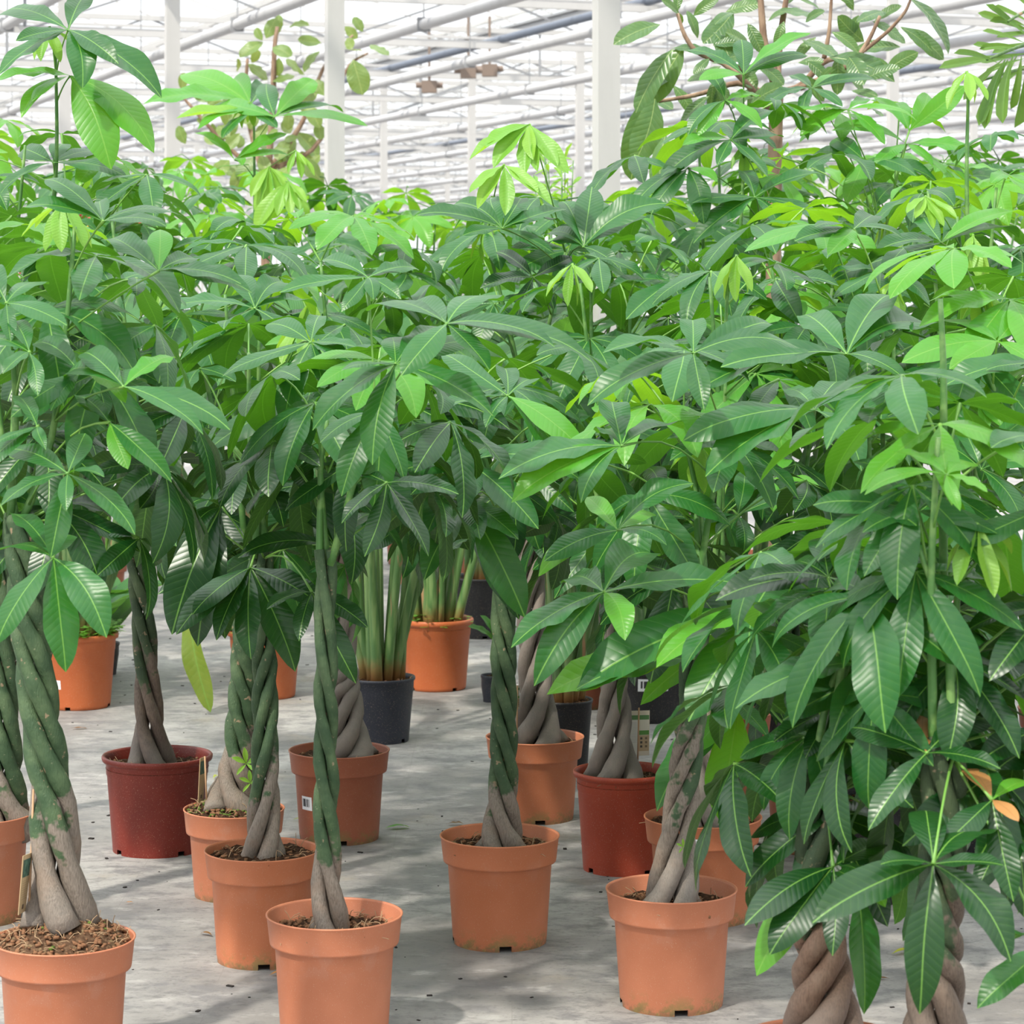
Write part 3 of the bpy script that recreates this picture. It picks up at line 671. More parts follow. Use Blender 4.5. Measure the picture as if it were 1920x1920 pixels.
# plants of the far rows, whole leaves
far = [(1088,9.2,375,800,22,'between the pale pillar and the bright shrub'),(805,11.4,372,770,24,'in the middle row below the vent motors'),(-60,9.2,210,800,20,'beyond the tall bare shoot'),(160,13.4,300,760,26,'beyond the orange pot with paddle stalks'),(330,13.9,300,780,26,'in the far row before the second pillar'),
       (470,12.9,310,760,26,'in the far row below the round-leaved fig'),(600,12.8,345,780,26,'in the far row at the foot of the grey pillar'),(765,13.9,365,780,26,'in the far row below the thin white column'),
       (900,13.5,370,770,26,'in the far row under the slanting pipes'),(1010,12.7,370,820,26,'before the small bright shrub'),(1195,9.6,360,850,26,'at the foot of the broad pale pillar'),
       (1290,12.6,330,760,24,'in the far row below the rubber tree'),(1440,12.2,280,800,26,'under the rubber tree boughs'),(1560,13.2,290,760,24,'in the far row past the rubber tree'),
       (1700,9.6,260,850,28,'below the far grey column'),(1850,10.4,280,820,26,'below the fishtail palm'),(1995,7.7,260,900,24,'under the palm fronds at the edge'),
       (60,10.6,280,800,24,'beside the red bracts'),(185,11.9,300,800,24,'behind the red bracts'),(1760,12.8,290,760,22,'in the far row by the palm')]
for i, (px, Y, yt, yb, nl, where) in enumerate(far):
    Yb = HY + F*HC/Y; top = yt + 12
    money_tree('far%d' % i, 'leafy money tree standing '+where, px, Y, .135, .235, 'collar', 'terracotta_deep',
               [(px, Yb-.24*F/Y), (px+4, Yb-.6*F/Y), (px, Yb-.95*F/Y)], .016, 4, 1 if i % 2 else -1, .5, .25, (px, yt, yb, 190*9.5/Y+40, nl+7), near=False, L=.21, top='leaf_lime' if i % 3 else 'leaf', young=1 if i % 2 else 2, fibres=0)

# ------------------------------------------------------------------ leaves whose place the photograph shows
H = hero
# tree s: the tall shoot against the roof
H('s', 128, 56, [(-5,140),(155,165),(0,24),(165,-12),(305,180),(222,118),(30,75)], dy=-.15, mt='leaf')
H('s', 132, 142, [(208,316,'leaf_lime'),(290,284,'leaf_lime'),(38,216,'leaf_lime'),(-10,150),(60,190,'leaf_lime')], dy=-.1, mt='leaf_lime')
H('s', 100, 305, [(0,360),(125,270),(240,330),(190,285),(40,280)], dy=-.1)
H('v', 515, 219, [(590,148,'leaf_lime'),(690,236,'leaf_lime'),(645,205),(402,190,'leaf_lime'),(500,152)], dy=-.15, mt='leaf')
H('v', 470, 196, [(338,140),(268,193,'leaf_lime'),(430,150,'leaf_lime'),(500,160,'leaf')], dy=.1, mt='leaf_lime')
H('v', 474, 210, [(415,258),(370,240,'leaf_lime'),(330,222,'leaf_young'),(520,240)], dy=-.05)
H('v', 440, 300, [(365,247,'leaf_lime'),(538,250,'leaf_lime'),(455,310),(545,290)], dy=-.12, mt='leaf_lime')
H('v', 505, 312, [(480,400),(505,390),(528,385),(470,370),(540,360)], dy=-.15, mt='leaf_young', L=.15)
H('v', 540, 340, [(495,430),(520,405),(545,405),(562,395),(575,380),(478,440)], dy=-.2, mt='leaf_young', L=.18)
H('v', 555, 282, [(540,325),(565,335),(590,330),(575,310)], dy=-.2, mt='leaf_young', L=.10)
# tree a
H('a', 193, 415, [(45,385),(85,333),(186,375),(212,392),(342,402),(312,420)], dy=-.1)
H('a', 298, 508, [(300,430,'leaf_lime'),(205,447),(452,530),(472,545),(372,486),(255,450)], dy=.0)
H('a', 12, 568, [(126,610),(92,530),(-20,500),(-60,600),(20,640)], dy=-.15)
H('a', 232, 725, [(155,658),(118,700),(272,692),(432,800),(326,668,'leaf_lime'),(382,808)], dy=-.2)
H('a', 205, 792, [(322,900),(150,760),(240,880,'leaf_lime'),(140,740)], dy=-.1)
H('a', 127, 888, [(0,948),(10,842),(160,812),(95,1045),(255,998),(124,956),(195,892)], dy=-.27)
H('a', 100, 1046, [(-8,1206),(124,1260),(-5,1032),(140,1000),(200,1195),(20,960)], dy=-.3)
H('a', 150, 700, [(60,640),(20,780),(235,690,'leaf_lime'),(236,755,'leaf_lime'),(95,770)], dy=-.05)
H('a', 55, 660, [(5,700),(70,740),(-40,640),(20,600)], dy=-.25)
H('a', 70, 800, [(-10,830),(85,840),(30,740),(-30,880)], dy=-.2, mt='leaf')
H('b', 212, 537, [(156,540),(186,492),(285,512),(282,548),(210,575),(140,500)], dy=.1)
# middle of the picture
H('d', 478, 578, [(297,583),(335,670),(480,530),(440,515),(595,572),(570,662),(535,530)], dy=-.25)
H('d', 448, 1048, [(295,1112),(380,1000),(400,1075)], dy=-.3, mt='leaf_dark')
H('e', 583, 642, [(415,700),(532,800),(662,680),(500,608),(670,650),(600,590),(605,720)], dy=-.2)
H('e', 585, 725, [(542,886),(384,842),(650,800),(520,690),(640,720)], dy=-.12)
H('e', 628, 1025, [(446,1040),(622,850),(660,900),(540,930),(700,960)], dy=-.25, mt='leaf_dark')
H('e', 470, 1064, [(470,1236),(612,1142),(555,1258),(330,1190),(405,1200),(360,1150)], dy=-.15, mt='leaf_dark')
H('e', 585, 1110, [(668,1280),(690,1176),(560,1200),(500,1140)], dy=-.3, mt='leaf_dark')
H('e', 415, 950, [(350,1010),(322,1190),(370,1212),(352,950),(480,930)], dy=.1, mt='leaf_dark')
H('f', 742, 682, [(735,632),(585,806),(698,872),(826,610),(926,776),(640,690),(880,640)], dy=-.25)
H('f', 838, 607, [(690,578),(772,563),(942,560),(752,702),(918,692),(1040,642),(1110,668)], dy=-.3)
H('f', 690, 520, [(524,546),(752,560),(640,582),(786,504),(598,488),(700,560)], dy=.1)
H('f', 708, 772, [(700,952),(640,930),(760,900),(600,830)], dy=-.05, mt='leaf')
H('f', 725, 905, [(684,1042),(805,1042),(860,925),(640,980),(650,880)], dy=-.15, mt='leaf_dark')
H('h', 876, 866, [(830,786),(928,838),(744,884),(800,1002),(1010,992),(1088,897),(890,930)], dy=-.3)
H('h', 876, 940, [(794,1086),(972,1010),(985,1158),(900,1010)], dy=-.28, mt='leaf')
H('h', 952, 742, [(820,765),(944,688),(1002,716),(1086,902),(1098,850,'leaf_lime'),(828,658),(910,800)], dy=-.2)
H('h', 770, 760, [(957,805),(925,860,'leaf_dark'),(830,700)], dy=-.1, mt='leaf_dark')
H('h', 880, 1010, [(975,1160),(930,1060),(830,1050)], dy=-.1, mt='leaf_dark')
H('i', 993, 233, [(925,316),(910,276),(985,328),(1008,322),(1046,312),(1066,326),(880,300),(1000,300)], dy=-.2, mt='leaf_young', L=.20)
H('i', 945, 309, [(895,392),(947,405),(1010,362),(880,362),(1035,385)], dy=-.35, mt='leaf_young', L=.19)
H('i', 942, 428, [(846,381),(980,368),(1062,390),(1052,416),(780,400),(868,440),(920,370)], dy=-.3)
H('i', 1094, 463, [(1055,374),(1212,400),(1020,440),(1028,455),(1250,380),(1160,500),(1110,350)], dy=-.2)
H('i', 1000, 520, [(930,470),(1080,480),(900,540),(1040,580),(970,590)], dy=-.15, mt='leaf_dark')
# the bluish leaves over the centre and the open side
H('k', 1300, 662, [(1298,597),(1450,602),(1130,660),(1100,756),(1320,768),(1500,650),(1180,640)], dy=-.25)
H('k', 1527, 768, [(1462,733),(1280,822),(1322,892),(1616,882),(1572,712),(1662,722)], dy=-.15)
H('l', 1588, 664, [(1505,588),(1672,548),(1772,625),(1702,712),(1352,684),(1290,742)], dy=-.55)
H('k', 1165, 836, [(1146,752),(934,896),(958,938,'leaf_lime'),(1088,938),(1282,800),(1120,810)], dy=-.3)
H('k', 1158, 994, [(1008,1076,'leaf_lime'),(1020,1052),(1250,1020),(1300,905),(1100,930,'leaf_lime'),(1230,960,'leaf_lime')], dy=-.25)
H('k', 1132, 1110, [(958,1212),(1002,1282),(1172,1200,'leaf_lime'),(1422,1102),(1230,1040),(1060,1090)], dy=-.25)
H('k', 1410, 1150, [(1080,1290),(1230,1250,'leaf_lime'),(1290,1350),(1450,1090),(1400,1250)], dy=-.2, mt='leaf')
H('k', 1300, 1235, [(1080,1290),(1025,1300,'leaf_lime'),(1260,1190)], dy=-.2, mt='leaf')
H('l', 1383, 965, [(1396,882),(1512,920),(1268,1008),(1282,1040,'leaf_lime'),(1392,1048),(1342,1000)], dy=-.3)
H('l', 1440, 900, [(1540,915,'leaf_lime'),(1400,880,'leaf_lime'),(1480,860,'leaf_lime'),(1450,960,'leaf_lime')], dy=-.1, mt='leaf_lime')
H('l', 1400, 1180, [(1275,1350),(1420,1290),(1200,1320,'leaf_lime')], dy=-.35, mt='leaf')
H('l', 1385, 1320, [(1300,1410,'leaf_lime'),(1230,1520),(1350,1540,'leaf_lime'),(1440,1380)], dy=-.4, mt='leaf')
H('n', 1553, 1082, [(1545,1004),(1404,1086),(1342,1122),(1625,1030),(1722,1172),(1632,1238),(1480,1060)], dy=.0, mt='leaf_dark')
H('n', 1640, 1243, [(1510,1105),(1378,1326),(1560,1380),(1745,1190),(1812,1238),(1690,1300)], dy=-.1)
H('o', 1775, 890, [(1672,846,'leaf_lime'),(1620,922,'leaf_lime'),(1800,956,'leaf_lime'),(1852,922,'leaf_lime'),(1830,872,'leaf_lime')], dy=-.1, L=.125, mt='leaf_lime')
H('o', 1720, 958, [(1524,944),(1618,996),(1620,1080),(1782,992),(1600,860),(1796,920),(1870,1000)], dy=.05)
H('o', 1737, 1412, [(1592,1362),(1732,1338,'leaf_tan'),(1876,1440),(1628,1556),(1862,1348)], dy=-.05, mt='leaf_dark')
H('o', 1750, 1620, [(1652,1618),(1524,1726),(1726,1902),(1896,1802),(1880,1620),(1735,1516),(1870,1560)], dy=-.25, mt='leaf_dark')
H('o', 1860, 1500, [(1765,1590),(1940,1470,'leaf_lime'),(1900,1690),(1850,1440),(1910,1540,'leaf_tan'),(1810,1440,'leaf_tan')], dy=-.1, mt='leaf_dark')
H('n', 1562, 1625, [(1442,1788),(1660,1580),(1620,1640),(1418,1830,'leaf_lime'),(1396,1735),(1560,1790)], dy=-.2, mt='leaf_dark')
H('n', 1608, 1655, [(1622,1902),(1560,1640),(1660,1700,'leaf_lime')], dy=-.1, mt='leaf')
H('n', 1575, 1470, [(1508,1570),(1440,1460),(1480,1400),(1640,1460),(1500,1700)], dy=.05, mt='leaf_dark')
H('n', 1560, 1330, [(1510,1420),(1450,1390),(1500,1290),(1640,1380)], dy=.05, mt='leaf_dark')
H('o', 1960, 1780, [(1832,1890),(1900,1760),(1990,1900)], dy=-.15)
H('o', 1900, 1560, [(1920,1720),(1830,1680),(1960,1640)], dy=.0, mt='leaf_dark')
H('p', 1870, 640, [(1760,600),(1780,690),(1920,580,'leaf_lime'),(1960,700),(1690,680,'leaf_lime')], dy=-.1, mt='leaf_lime')
H('p', 1835, 752, [(1720,755,'leaf_lime'),(1760,705,'leaf_lime'),(1920,690,'leaf_lime'),(1900,755,'leaf_lime'),(1880,800,'leaf_lime'),(1850,810)], dy=-.05, mt='leaf_lime')
H('p', 1840, 880, [(1790,775),(1960,770),(1960,880),(1920,990),(1760,830)], dy=-.2)
H('p', 1940, 680, [(1770,722),(1850,690),(1990,640)], dy=-.25)
H('q', 1600, 430, [(1395,472,'leaf_lime'),(1552,478,'leaf_lime'),(1528,425),(1640,402),(1692,442),(1490,450)], dy=-.15)
H('r', 1765, 455, [(1727,402),(1795,414),(1555,522),(1642,470),(1912,438),(1922,398,'leaf_lime')], dy=-.2)
H('r', 1735, 368, [(1715,410,'leaf_young'),(1750,430,'leaf_young'),(1770,425,'leaf_young'),(1795,410,'leaf_young'),(1700,400)], dy=-.25, mt='leaf_young', L=.15)
H('r', 1825, 440, [(1820,510),(1835,525),(1850,530),(1805,495),(1815,480)], dy=-.2, mt='leaf_young', L=.13)
H('t', 1415, 370, [(1388,318),(1298,376),(1545,324),(1300,455),(1460,432),(1562,422)], dy=-.3)
H('t', 1394, 140, [(1390,72),(1285,93),(1515,100),(1310,150,'leaf_lime'),(1460,120),(1520,60,'leaf_lime')], dy=-.2)
H('t', 1360, 188, [(1320,132),(1288,252),(1308,255,'leaf_lime'),(1430,240,'leaf_lime'),(1425,180,'leaf_lime')], dy=-.25)
H('t', 1370, 262, [(1235,345),(1280,270,'leaf_lime'),(1345,310),(1470,255),(1440,330),(1450,205)], dy=-.25)
H('t', 1290, 315, [(1180,400),(1220,400),(1345,340,'leaf_lime'),(1320,420),(1240,330)], dy=-.3)
H('u', 1522, 165, [(1430,200),(1505,215),(1590,140,'leaf_lime'),(1580,200),(1650,150),(1480,140)], dy=-.1)
H('u', 1590, 205, [(1470,220,'leaf_lime'),(1720,222,'leaf_lime'),(1500,255),(1660,270,'leaf_lime'),(1640,190,'leaf_lime')], dy=-.15, mt='leaf_lime')
H('u', 1705, 245, [(1740,175,'leaf_lime'),(1810,160,'leaf_lime'),(1680,190,'leaf_lime'),(1640,180,'leaf_lime')], dy=-.1, mt='leaf_lime', n_hint=(.3,-.8,.3))
H('u', 1700, 270, [(1750,310,'leaf_lime'),(1560,240),(1830,285,'leaf_lime'),(1780,335),(1640,310)], dy=-.15, mt='leaf_lime')
H('u', 1620, 300, [(1520,290),(1585,380,'leaf_lime'),(1720,330),(1760,340),(1560,260)], dy=-.2)

# ------------------------------------------------------------------ other potted plants on the floor
def paddle_plant(key, label, cx, rimy, w, basey, kind, mat, nst, lean, ytop, blades=True, weeds=0, sd=.03, group='paddle-leaved plants', stick=None, cat='potted plant'):
    Y = F*HC/(basey-HY); o = V((cx-CX)*Y/F, Y, 0); Rr = w*Y/F/2; Hh = (basey-rimy)*Y/F; rr = random.Random(hs(key))
    root = empty('paddle_plant', o, label, cat, group); pot = make_pot(root, kind, Rr, Hh, mat, rr.randrange(18)); make_soil(root, Rr, Hh-sd, 'soil', 0, hs(key) % 90, 40)
    if stick: sticker(pot, Rr, Hh, *stick)
    zt = P(0, ytop, Y).z
    for q in range(nst):
        a = q*2.4+rr.uniform(-.3,.3); r0 = Rr*.55*math.sqrt(rr.random()); b = V(r0*math.cos(a), r0*math.sin(a), Hh-sd-.01)
        e = V(math.cos(a)*lean*rr.uniform(.3,1.5), math.sin(a)*lean*rr.uniform(.2,1.0), zt*rr.uniform(.72, 1.0))
        m = b.lerp(e, .5)*1.0; m.x *= .75; m.y *= .75
        pts = [b.lerp(m, t) .lerp(m.lerp(e, t), t) for t in [i/9 for i in range(10)]]
        rs_ = rr.uniform(.008, .016); mb = MB(); mb.tube(pts, [rs_*(1-t)**.6+.0045 for t in [i/9 for i in range(10)]], 8, flat=rr.uniform(.5, .9)); st = mb.obj('stalk', M['stalk'], root)
        if blades:
            d = (e-m).normalized()+V(math.cos(a)*.7, math.sin(a)*.5-.1, -.1); bl = put('leaf_blade', rr.choice(LF['blade']), root); mt = frame(d, rr.uniform(.32,.45), V(0,-.5,1)); mt.translation = pts[-1]; bl.matrix_basis = mt
    if weeds:
        mb = MB()
        for q in range(weeds):
            a = rr.random()*6.28; r = Rr*rr.uniform(.55, 1.06); c = V(r*math.cos(a), r*math.sin(a), Hh-sd+rr.uniform(.012,.05)); s = rr.uniform(.009,.017)
            for k in range(3):
                b = a+k*2.1+rr.random(); d = V(math.cos(b), math.sin(b), rr.uniform(-.3,.2))*s; nrm = V(-d.y, d.x, 0)
                mb.add([c, c+d*.7+nrm*.55, c+d*1.4, c+d*.7-nrm*.55], [(0,1,2,3)], [(0,.1),(.1,.5),(0,.9),(-.1,.5)])
            if q % 2: mb.tube([c, V(c.x*.94, c.y*.94, Hh-sd)], .0006, 3, cap=False)
        tag(mb.obj('clover', M['leaf_lime'], root), kind='stuff')
    return root, o, Y
paddle_plant('pa', 'orange clay-coloured pot of paddle-leaf stalks with clover and a white barcode sticker', 147, 1185, 150, 1324, 'clay', 'orange_pot', 19, .34, 640, weeds=300, sd=.015, stick=(-math.pi/2-.62, .075, .058, .031, (.79,.90)))
rt, o_, Y_ = paddle_plant('pb', 'orange clay-coloured pot behind the mossy pot, one long yellowing leaf hanging out', 497, 1180, 142, 1305, 'clay', 'orange_pot', 15, .28, 640, weeds=240, sd=.015)
lo = put('leaf_blade', LF['blade_yellow'][0], rt); b_, t_ = P(352,1105,Y_-.35)-o_, P(395,1336,Y_-.42)-o_; m_ = frame(t_-b_, (t_-b_).length, V(-.5,-1,.1)); m_.translation = b_; lo.matrix_basis = m_
tag(lo, 'long hanging leaf turning yellow')
mb = MB(); mb.tube([V(0,0,.5), P(330,980,Y_-.2)-o_, b_], [.008,.006,.004], 6); mb.obj('stalk', M['stalk'], rt)
paddle_plant('pc', 'blue-black pot with dark soil and upright green stalks', 714, 1268, 130, 1388, 'plain', 'blue_black_pot', 18, .24, 700, sd=.012)
paddle_plant('pd', 'orange clay-coloured pot with thick green stalks, catching a spot of sun', 818, 1158, 140, 1290, 'clay', 'orange_pot', 18, .26, 640, weeds=60, sd=.03)
paddle_plant('pe', 'large matt black pot behind the orange pot with thick stalks', 905, 1080, 128, 1192, 'plain', 'black_pot', 10, .15, 600, sd=.02)
paddle_plant('pf', 'black pot of straight green stalks, half hidden by a terracotta pot', 1058, 1310, 108, 1440, 'plain', 'black_pot', 14, .16, 760, sd=.008)
paddle_plant('pg', 'broad black pot with a crooked white barcode sticker behind the care card', 1212, 1215, 190, 1345, 'plain', 'black_pot', 9, .28, 800, sd=.02, stick=(-math.pi/2+.10, .112, .105, .042, (.815,.93)))
paddle_plant('ph', 'black pot with a barcode sticker behind the tan braid', 1390, 1290, 165, 1440, 'plain', 'black_pot', 9, .25, 800, sd=.02, stick=(-math.pi/2-.18, .075, .075, .042, (.815,.93)))
# small grey nursery pot behind the lone pot's braid
Y = 9.3; o = V((925-CX)*Y/F, Y, 0); rt = empty('nursery_pot_plant', o, 'small grey nursery pot with a single seedling behind the green braid', 'potted plant')
make_pot(rt, 'plain', .045, .095, 'blue_black_pot'); make_soil(rt, .045, .085, 'soil', 0, 3, 0)
mb = MB(); mb.tube([V(0,0,.08), V(-.01,-.01,.16), V(0,-.02,.24)], [.003,.0025,.002], 6); mb.obj('stem', M['petiole'], rt)
for k, (dx, dz) in enumerate(((-.10,.06),(.08,.05),(-.05,.10),(.04,.11))):
    q = put('leaf', LF['blade'][k], rt); m_ = frame(V(dx,-.04,dz), .11, V(0,-.6,1)); m_.translation = V(0,-.02,.22); q.matrix_basis = m_

# stickers on two terracotta pots
sticker(TREES['g'].pot, .135, .235, -math.pi/2-.80, .090, .040, .036, (.785,.865))
sticker(TREES['l'].pot, .138, .237, -math.pi/2-.22, .185, .034, .026, (.95,.98))

# care cards on sticks
def care_card(name, label, pts, stick, Y, mat, th=.0006):
    """card corners (lower-left, lower-right, upper-right, upper-left) and stick ends in real space"""
    c = [P(x, y, Y+d) for x, y, d in pts]; o = P(stick[0][0], stick[0][1], Y); root = empty(name, o, label, 'plant tag', 'care cards')
    n = (c[1]-c[0]).cross(c[3]-c[0]).normalized()*th; mb = MB()
    mb.add([p-o+n for p in c]+[p-o-n for p in c], [(0,1,2,3),(7,6,5,4),(0,4,5,1),(1,5,6,2),(2,6,7,3),(3,7,4,0)], [(0,0),(1,0),(1,1),(0,1)]*2)
    mb.obj('card', M[mat], root, None, smooth=False)
    mb = MB(); mb.tube([V(0,0,-.02), P(stick[1][0], stick[1][1], Y)-o], .0022, 7); mb.obj('stick', M['card_stick'], root)
care_card('care_card', 'long kraft care card with a dark picture, on a stick beside the green braid', [(34,1716,-.05),(47,1708,.0),(60,1598,.0),(43,1605,-.05)], ((52,1752),(63,1480)), TREES['a'].Y-.02, 'card')
care_card('care_card', 'narrow kraft care card on a stick at the mossy pot rim', [(371,1505,.0),(381,1500,.04),(386,1418,.04),(375,1422,0)], ((388,1500),(384,1418)), TREES['d'].Y-.03, 'card')
care_card('care_card', 'two-panel pale and kraft care card on a stick in the red pot soil', [(1176,1418,0),(1217,1416,.03),(1218,1332,.03),(1176,1333,0)], ((1195,1440),(1198,1327)), TREES['j'].Y+.03, 'card_pale')
care_card('care_card', 'slim pale care card tucked behind the green braid', [(966,1330,0),(973,1330,.02),(974,1285,.02),(967,1285,0)], ((969,1385),(970,1286)), TREES['i'].Y-.06, 'card_pale')

# sprouts on two braids
def sprout(key, px, py, s, dy):
    pl = TREES[key]; c = P(px, py, pl.Y+dy)-pl.o
    for k in range(5):
        a = k*1.26+.4; d = V(math.cos(a), -.5, math.sin(a)+.3); o = put('sprout_leaf', LF['leaf_young'][k], pl.root); m = frame(d, s*(1-.08*k), V(0,-1,.5)); m.translation = c; o.matrix_basis = m
sprout('k', 1281, 1588, .022, -.075); sprout('d', 462, 1432, .05, -.09); sprout('d', 470, 1468, .04, -.09)

# ------------------------------------------------------------------ rubber tree, fig, palm, shrub, red bracts
def woody(root, o, Y, paths, mat='bark'):
    for k, (pts, r0, r1) in enumerate(paths):
        q = [P(x, y, Y+d)-o for x, y, d in pts]; n = 14; c = [interp(q, i/n) for i in range(n+1)]
        for _ in range(2): c = [c[0]]+[(c[i-1]+c[i]*2+c[i+1])/4 for i in range(1, n)]+[c[-1]]
        mb = MB(); mb.tube(c, [r0+(r1-r0)*i/n for i in range(n+1)], 9); mb.obj('trunk' if k == 0 else 'branch', M[mat], root)
def pix_leaves(root, o, Y, lst, mt, name='leaf', hint=(0,-.8,.7), jitter=.10, seed=2):
    rr = random.Random(seed)
    for e in lst:
        x0, y0, x1, y1 = e[:4]; dy = rr.uniform(-.25, .25) if len(e) < 5 else e[4]
        a = P(x0, y0, Y+dy)-o; b = P(x1, y1, Y+dy+rr.uniform(-jitter, jitter*.3))-o; q = put(name, rr.choice(LF[mt]), root)
        m = frame(b-a, (b-a).length, Vector(hint)+V(rr.uniform(-.6,.6), rr.uniform(-.3,.3), rr.uniform(-.3,.3))); m.translation = a; q.matrix_basis = m
Y = 9.0; o = V((1445-CX)*Y/F, Y, 0)
rt = empty('potted_rubber_tree', o, 'tall rubber tree with brown boughs and big oval leaves against the roof', 'potted plant'); make_pot(rt, 'plain', .17, .30, 'black_pot'); make_soil(rt, .17, .28, 'soil', 0, 5, 0)
woody(rt, o, Y, [([(1445,1190,0),(1448,700,0),(1452,330,0),(1456,165,0)], .030, .024), ([(1456,170,0),(1432,80,0),(1424,-30,0)], .017, .010), ([(1454,190,0),(1462,70,.1),(1478,-25,.1)], .015, .009),
    ([(1452,215,0),(1385,140,-.1),(1345,112,-.1)], .014, .007), ([(1450,190,0),(1390,150,.1),(1310,178,.1),(1235,190,.05)], .013, .006), ([(1390,130,0),(1305,100,-.1),(1282,65,-.1),(1270,25,-.1)], .010, .006),
    ([(1455,175,0),(1500,165,.05),(1545,112,.1),(1600,105,.1)], .014, .008), ([(1500,165,0),(1600,120,0),(1630,75,0),(1650,30,0)], .011, .006), ([(1545,110,.1),(1555,60,.1),(1560,-20,.1)], .009, .005), ([(1600,110,0),(1665,60,0),(1700,20,0),(1712,-15,0)], .008, .004)])
pix_leaves(rt, o, Y, [(1262,92,1192,212,-.15),(1205,190,1183,338),(1228,185,1190,305),(1282,85,1190,206),(1275,125,1208,162),(1238,46,1150,84),(1300,30,1348,-4),(1308,72,1288,20),(1375,22,1318,82),(1352,124,1288,152),
    (1330,180,1276,232),(1705,-4,1778,102,-.1),(1694,52,1770,112,0),(1688,50,1748,96,-.2),(1555,108,1678,154,-.1),(1688,88,1600,95),(1662,22,1608,42),(1600,20,1572,-30),(1300,282,1262,244),(1248,252,1238,372),(1392,150,1425,118),
    (1360,152,1345,215),(1340,150,1332,205),(1426,10,1398,-20),(1440,40,1490,18),(1470,40,1455,90),(1505,140,1545,190),(1560,60,1610,100),(1545,30,1500,0),(1620,78,1570,30),(1640,40,1690,10),(1590,105,1620,160),(1410,100,1360,60),
    (1420,120,1470,160),(1310,190,1330,250),(1262,160,1300,215),(1232,190,1262,205),(1600,10,1555,-25),(1530,70,1490,110),(1380,120,1420,165),(1330,110,1300,140),(1620,110,1668,128),(1275,30,1240,0),(1468,10,1510,-20),(1262,90,1322,96)], 'ficus')
pix_leaves(rt, o, Y, [(x, y, x+R.uniform(-75, 75), y+R.uniform(-50, 75)) for x, y in [(R.choice((1290, 1350, 1400, 1480, 1530, 1590, 1640))+R.uniform(-25, 25), R.uniform(20, 240)) for _ in range(34)]], 'ficus', seed=9)
Y = 16.6; o = V((500-CX)*Y/F, Y, 0)
rt = empty('potted_fig', o, 'round-leaved fig with yellowish leaves behind the grey pillar', 'potted plant'); make_pot(rt, 'plain', .2, .34, 'black_pot'); make_soil(rt, .2, .31, 'soil', 0, 6, 0)
woody(rt, o, Y, [([(500,860,0),(498,600,0),(500,400,0),(505,320,0)], .04, .03), ([(502,330,0),(512,200,0),(514,90,0),(520,50,0)], .024, .012), ([(500,350,0),(468,240,.2),(460,170,.2),(464,110,.2)], .022, .010),
    ([(503,320,0),(570,230,0),(606,120,0),(662,66,0)], .02, .007), ([(500,340,0),(420,270,0),(350,190,0),(332,172,0)], .018, .006), ([(504,320,0),(600,280,.1),(650,120,.1),(690,100,.1)], .018, .006)])
pix_leaves(rt, o, Y, [(522,64,523,28),(499,72,518,34),(540,53,580,48),(492,76,480,52),(494,79,449,108),(511,89,547,106),(472,118,486,94),(465,120,502,150),(444,135,444,110),(523,108,520,143),(511,153,553,142),(572,142,535,112),
    (600,96,570,136),(602,80,558,74),(341,170,346,136),(348,270,334,236),(680,60,663,32),(645,50,670,72),(650,72,662,90),(680,96,648,92),(662,112,680,178,-.1),(694,84,727,104),(595,230,602,262),(555,248,596,296),(530,225,545,250),
    (440,215,432,255),(400,205,380,230),(360,170,395,190),(420,190,390,220),(450,250,420,280),(500,230,480,270),(540,260,520,300),(570,200,600,240),(480,170,440,190),(590,160,560,200),(600,290,575,320),(610,180,590,150),(430,300,400,330)], 'ficus_light')
pix_leaves(rt, o, Y, [(x, y, x+R.uniform(-40, 40), y+R.uniform(-15, 48)) for x, y in [(R.uniform(380, 600), R.uniform(150, 330)) for _ in range(46)]], 'ficus_light', seed=12)
Y = 8.6; o = V((2000-CX)*Y/F, Y, 0)
rt = empty('potted_fishtail_palm', o, 'fishtail palm with ragged narrow leaflets reaching into the corner', 'potted plant'); make_pot(rt, 'plain', .16, .28, 'black_pot'); make_soil(rt, .16, .26, 'soil', 0, 7, 0)
woody(rt, o, Y, [([(2000,1230,0),(2002,700,0),(2000,300,0)], .03, .02), ([(2000,300,0),(1985,120,0),(1940,75,-.1),(1850,112,-.2)], .012, .004), ([(2000,290,0),(1980,60,0),(1940,10,-.1),(1890,40,-.2)], .010, .004), ([(2000,320,0),(1985,200,0),(1940,120,-.1),(1845,150,-.15)], .010, .004)], 'stalk')
pix_leaves(rt, o, Y, [(1935,60,1833,24),(1930,72,1848,8),(1925,82,1842,58),(1915,90,1836,92),(1905,98,1824,84),(1895,105,1760,128),(1925,100,1840,118),(1920,110,1846,138),(1935,45,1862,12),(1940,30,1880,-20),(1890,112,1835,236,-.2),(1885,112,1846,242,-.2),
    (1900,105,1880,232,-.2),(1915,105,1895,205,-.2),(1880,112,1806,188,-.2),(1930,100,1902,240,-.2),(1940,95,1925,215,-.2),(1870,118,1788,100),(1945,60,1868,70),(1940,80,1860,100),(1925,50,1855,40),(1930,120,1872,160),(1910,100,1875,170),(1935,20,1900,-15),(1945,5,1850,-5)], 'palm', 'leaflet', jitter=.06)
Y = 10.2; o = V((1052-CX)*Y/F, Y, 0)
rt = empty('potted_shrub', o, 'small bright yellow-green shrub peeping over beside the pale column', 'potted plant'); make_pot(rt, 'plain', .12, .2, 'black_pot'); make_soil(rt, .12, .18, 'soil', 0, 8, 0)
rr = random.Random(8)
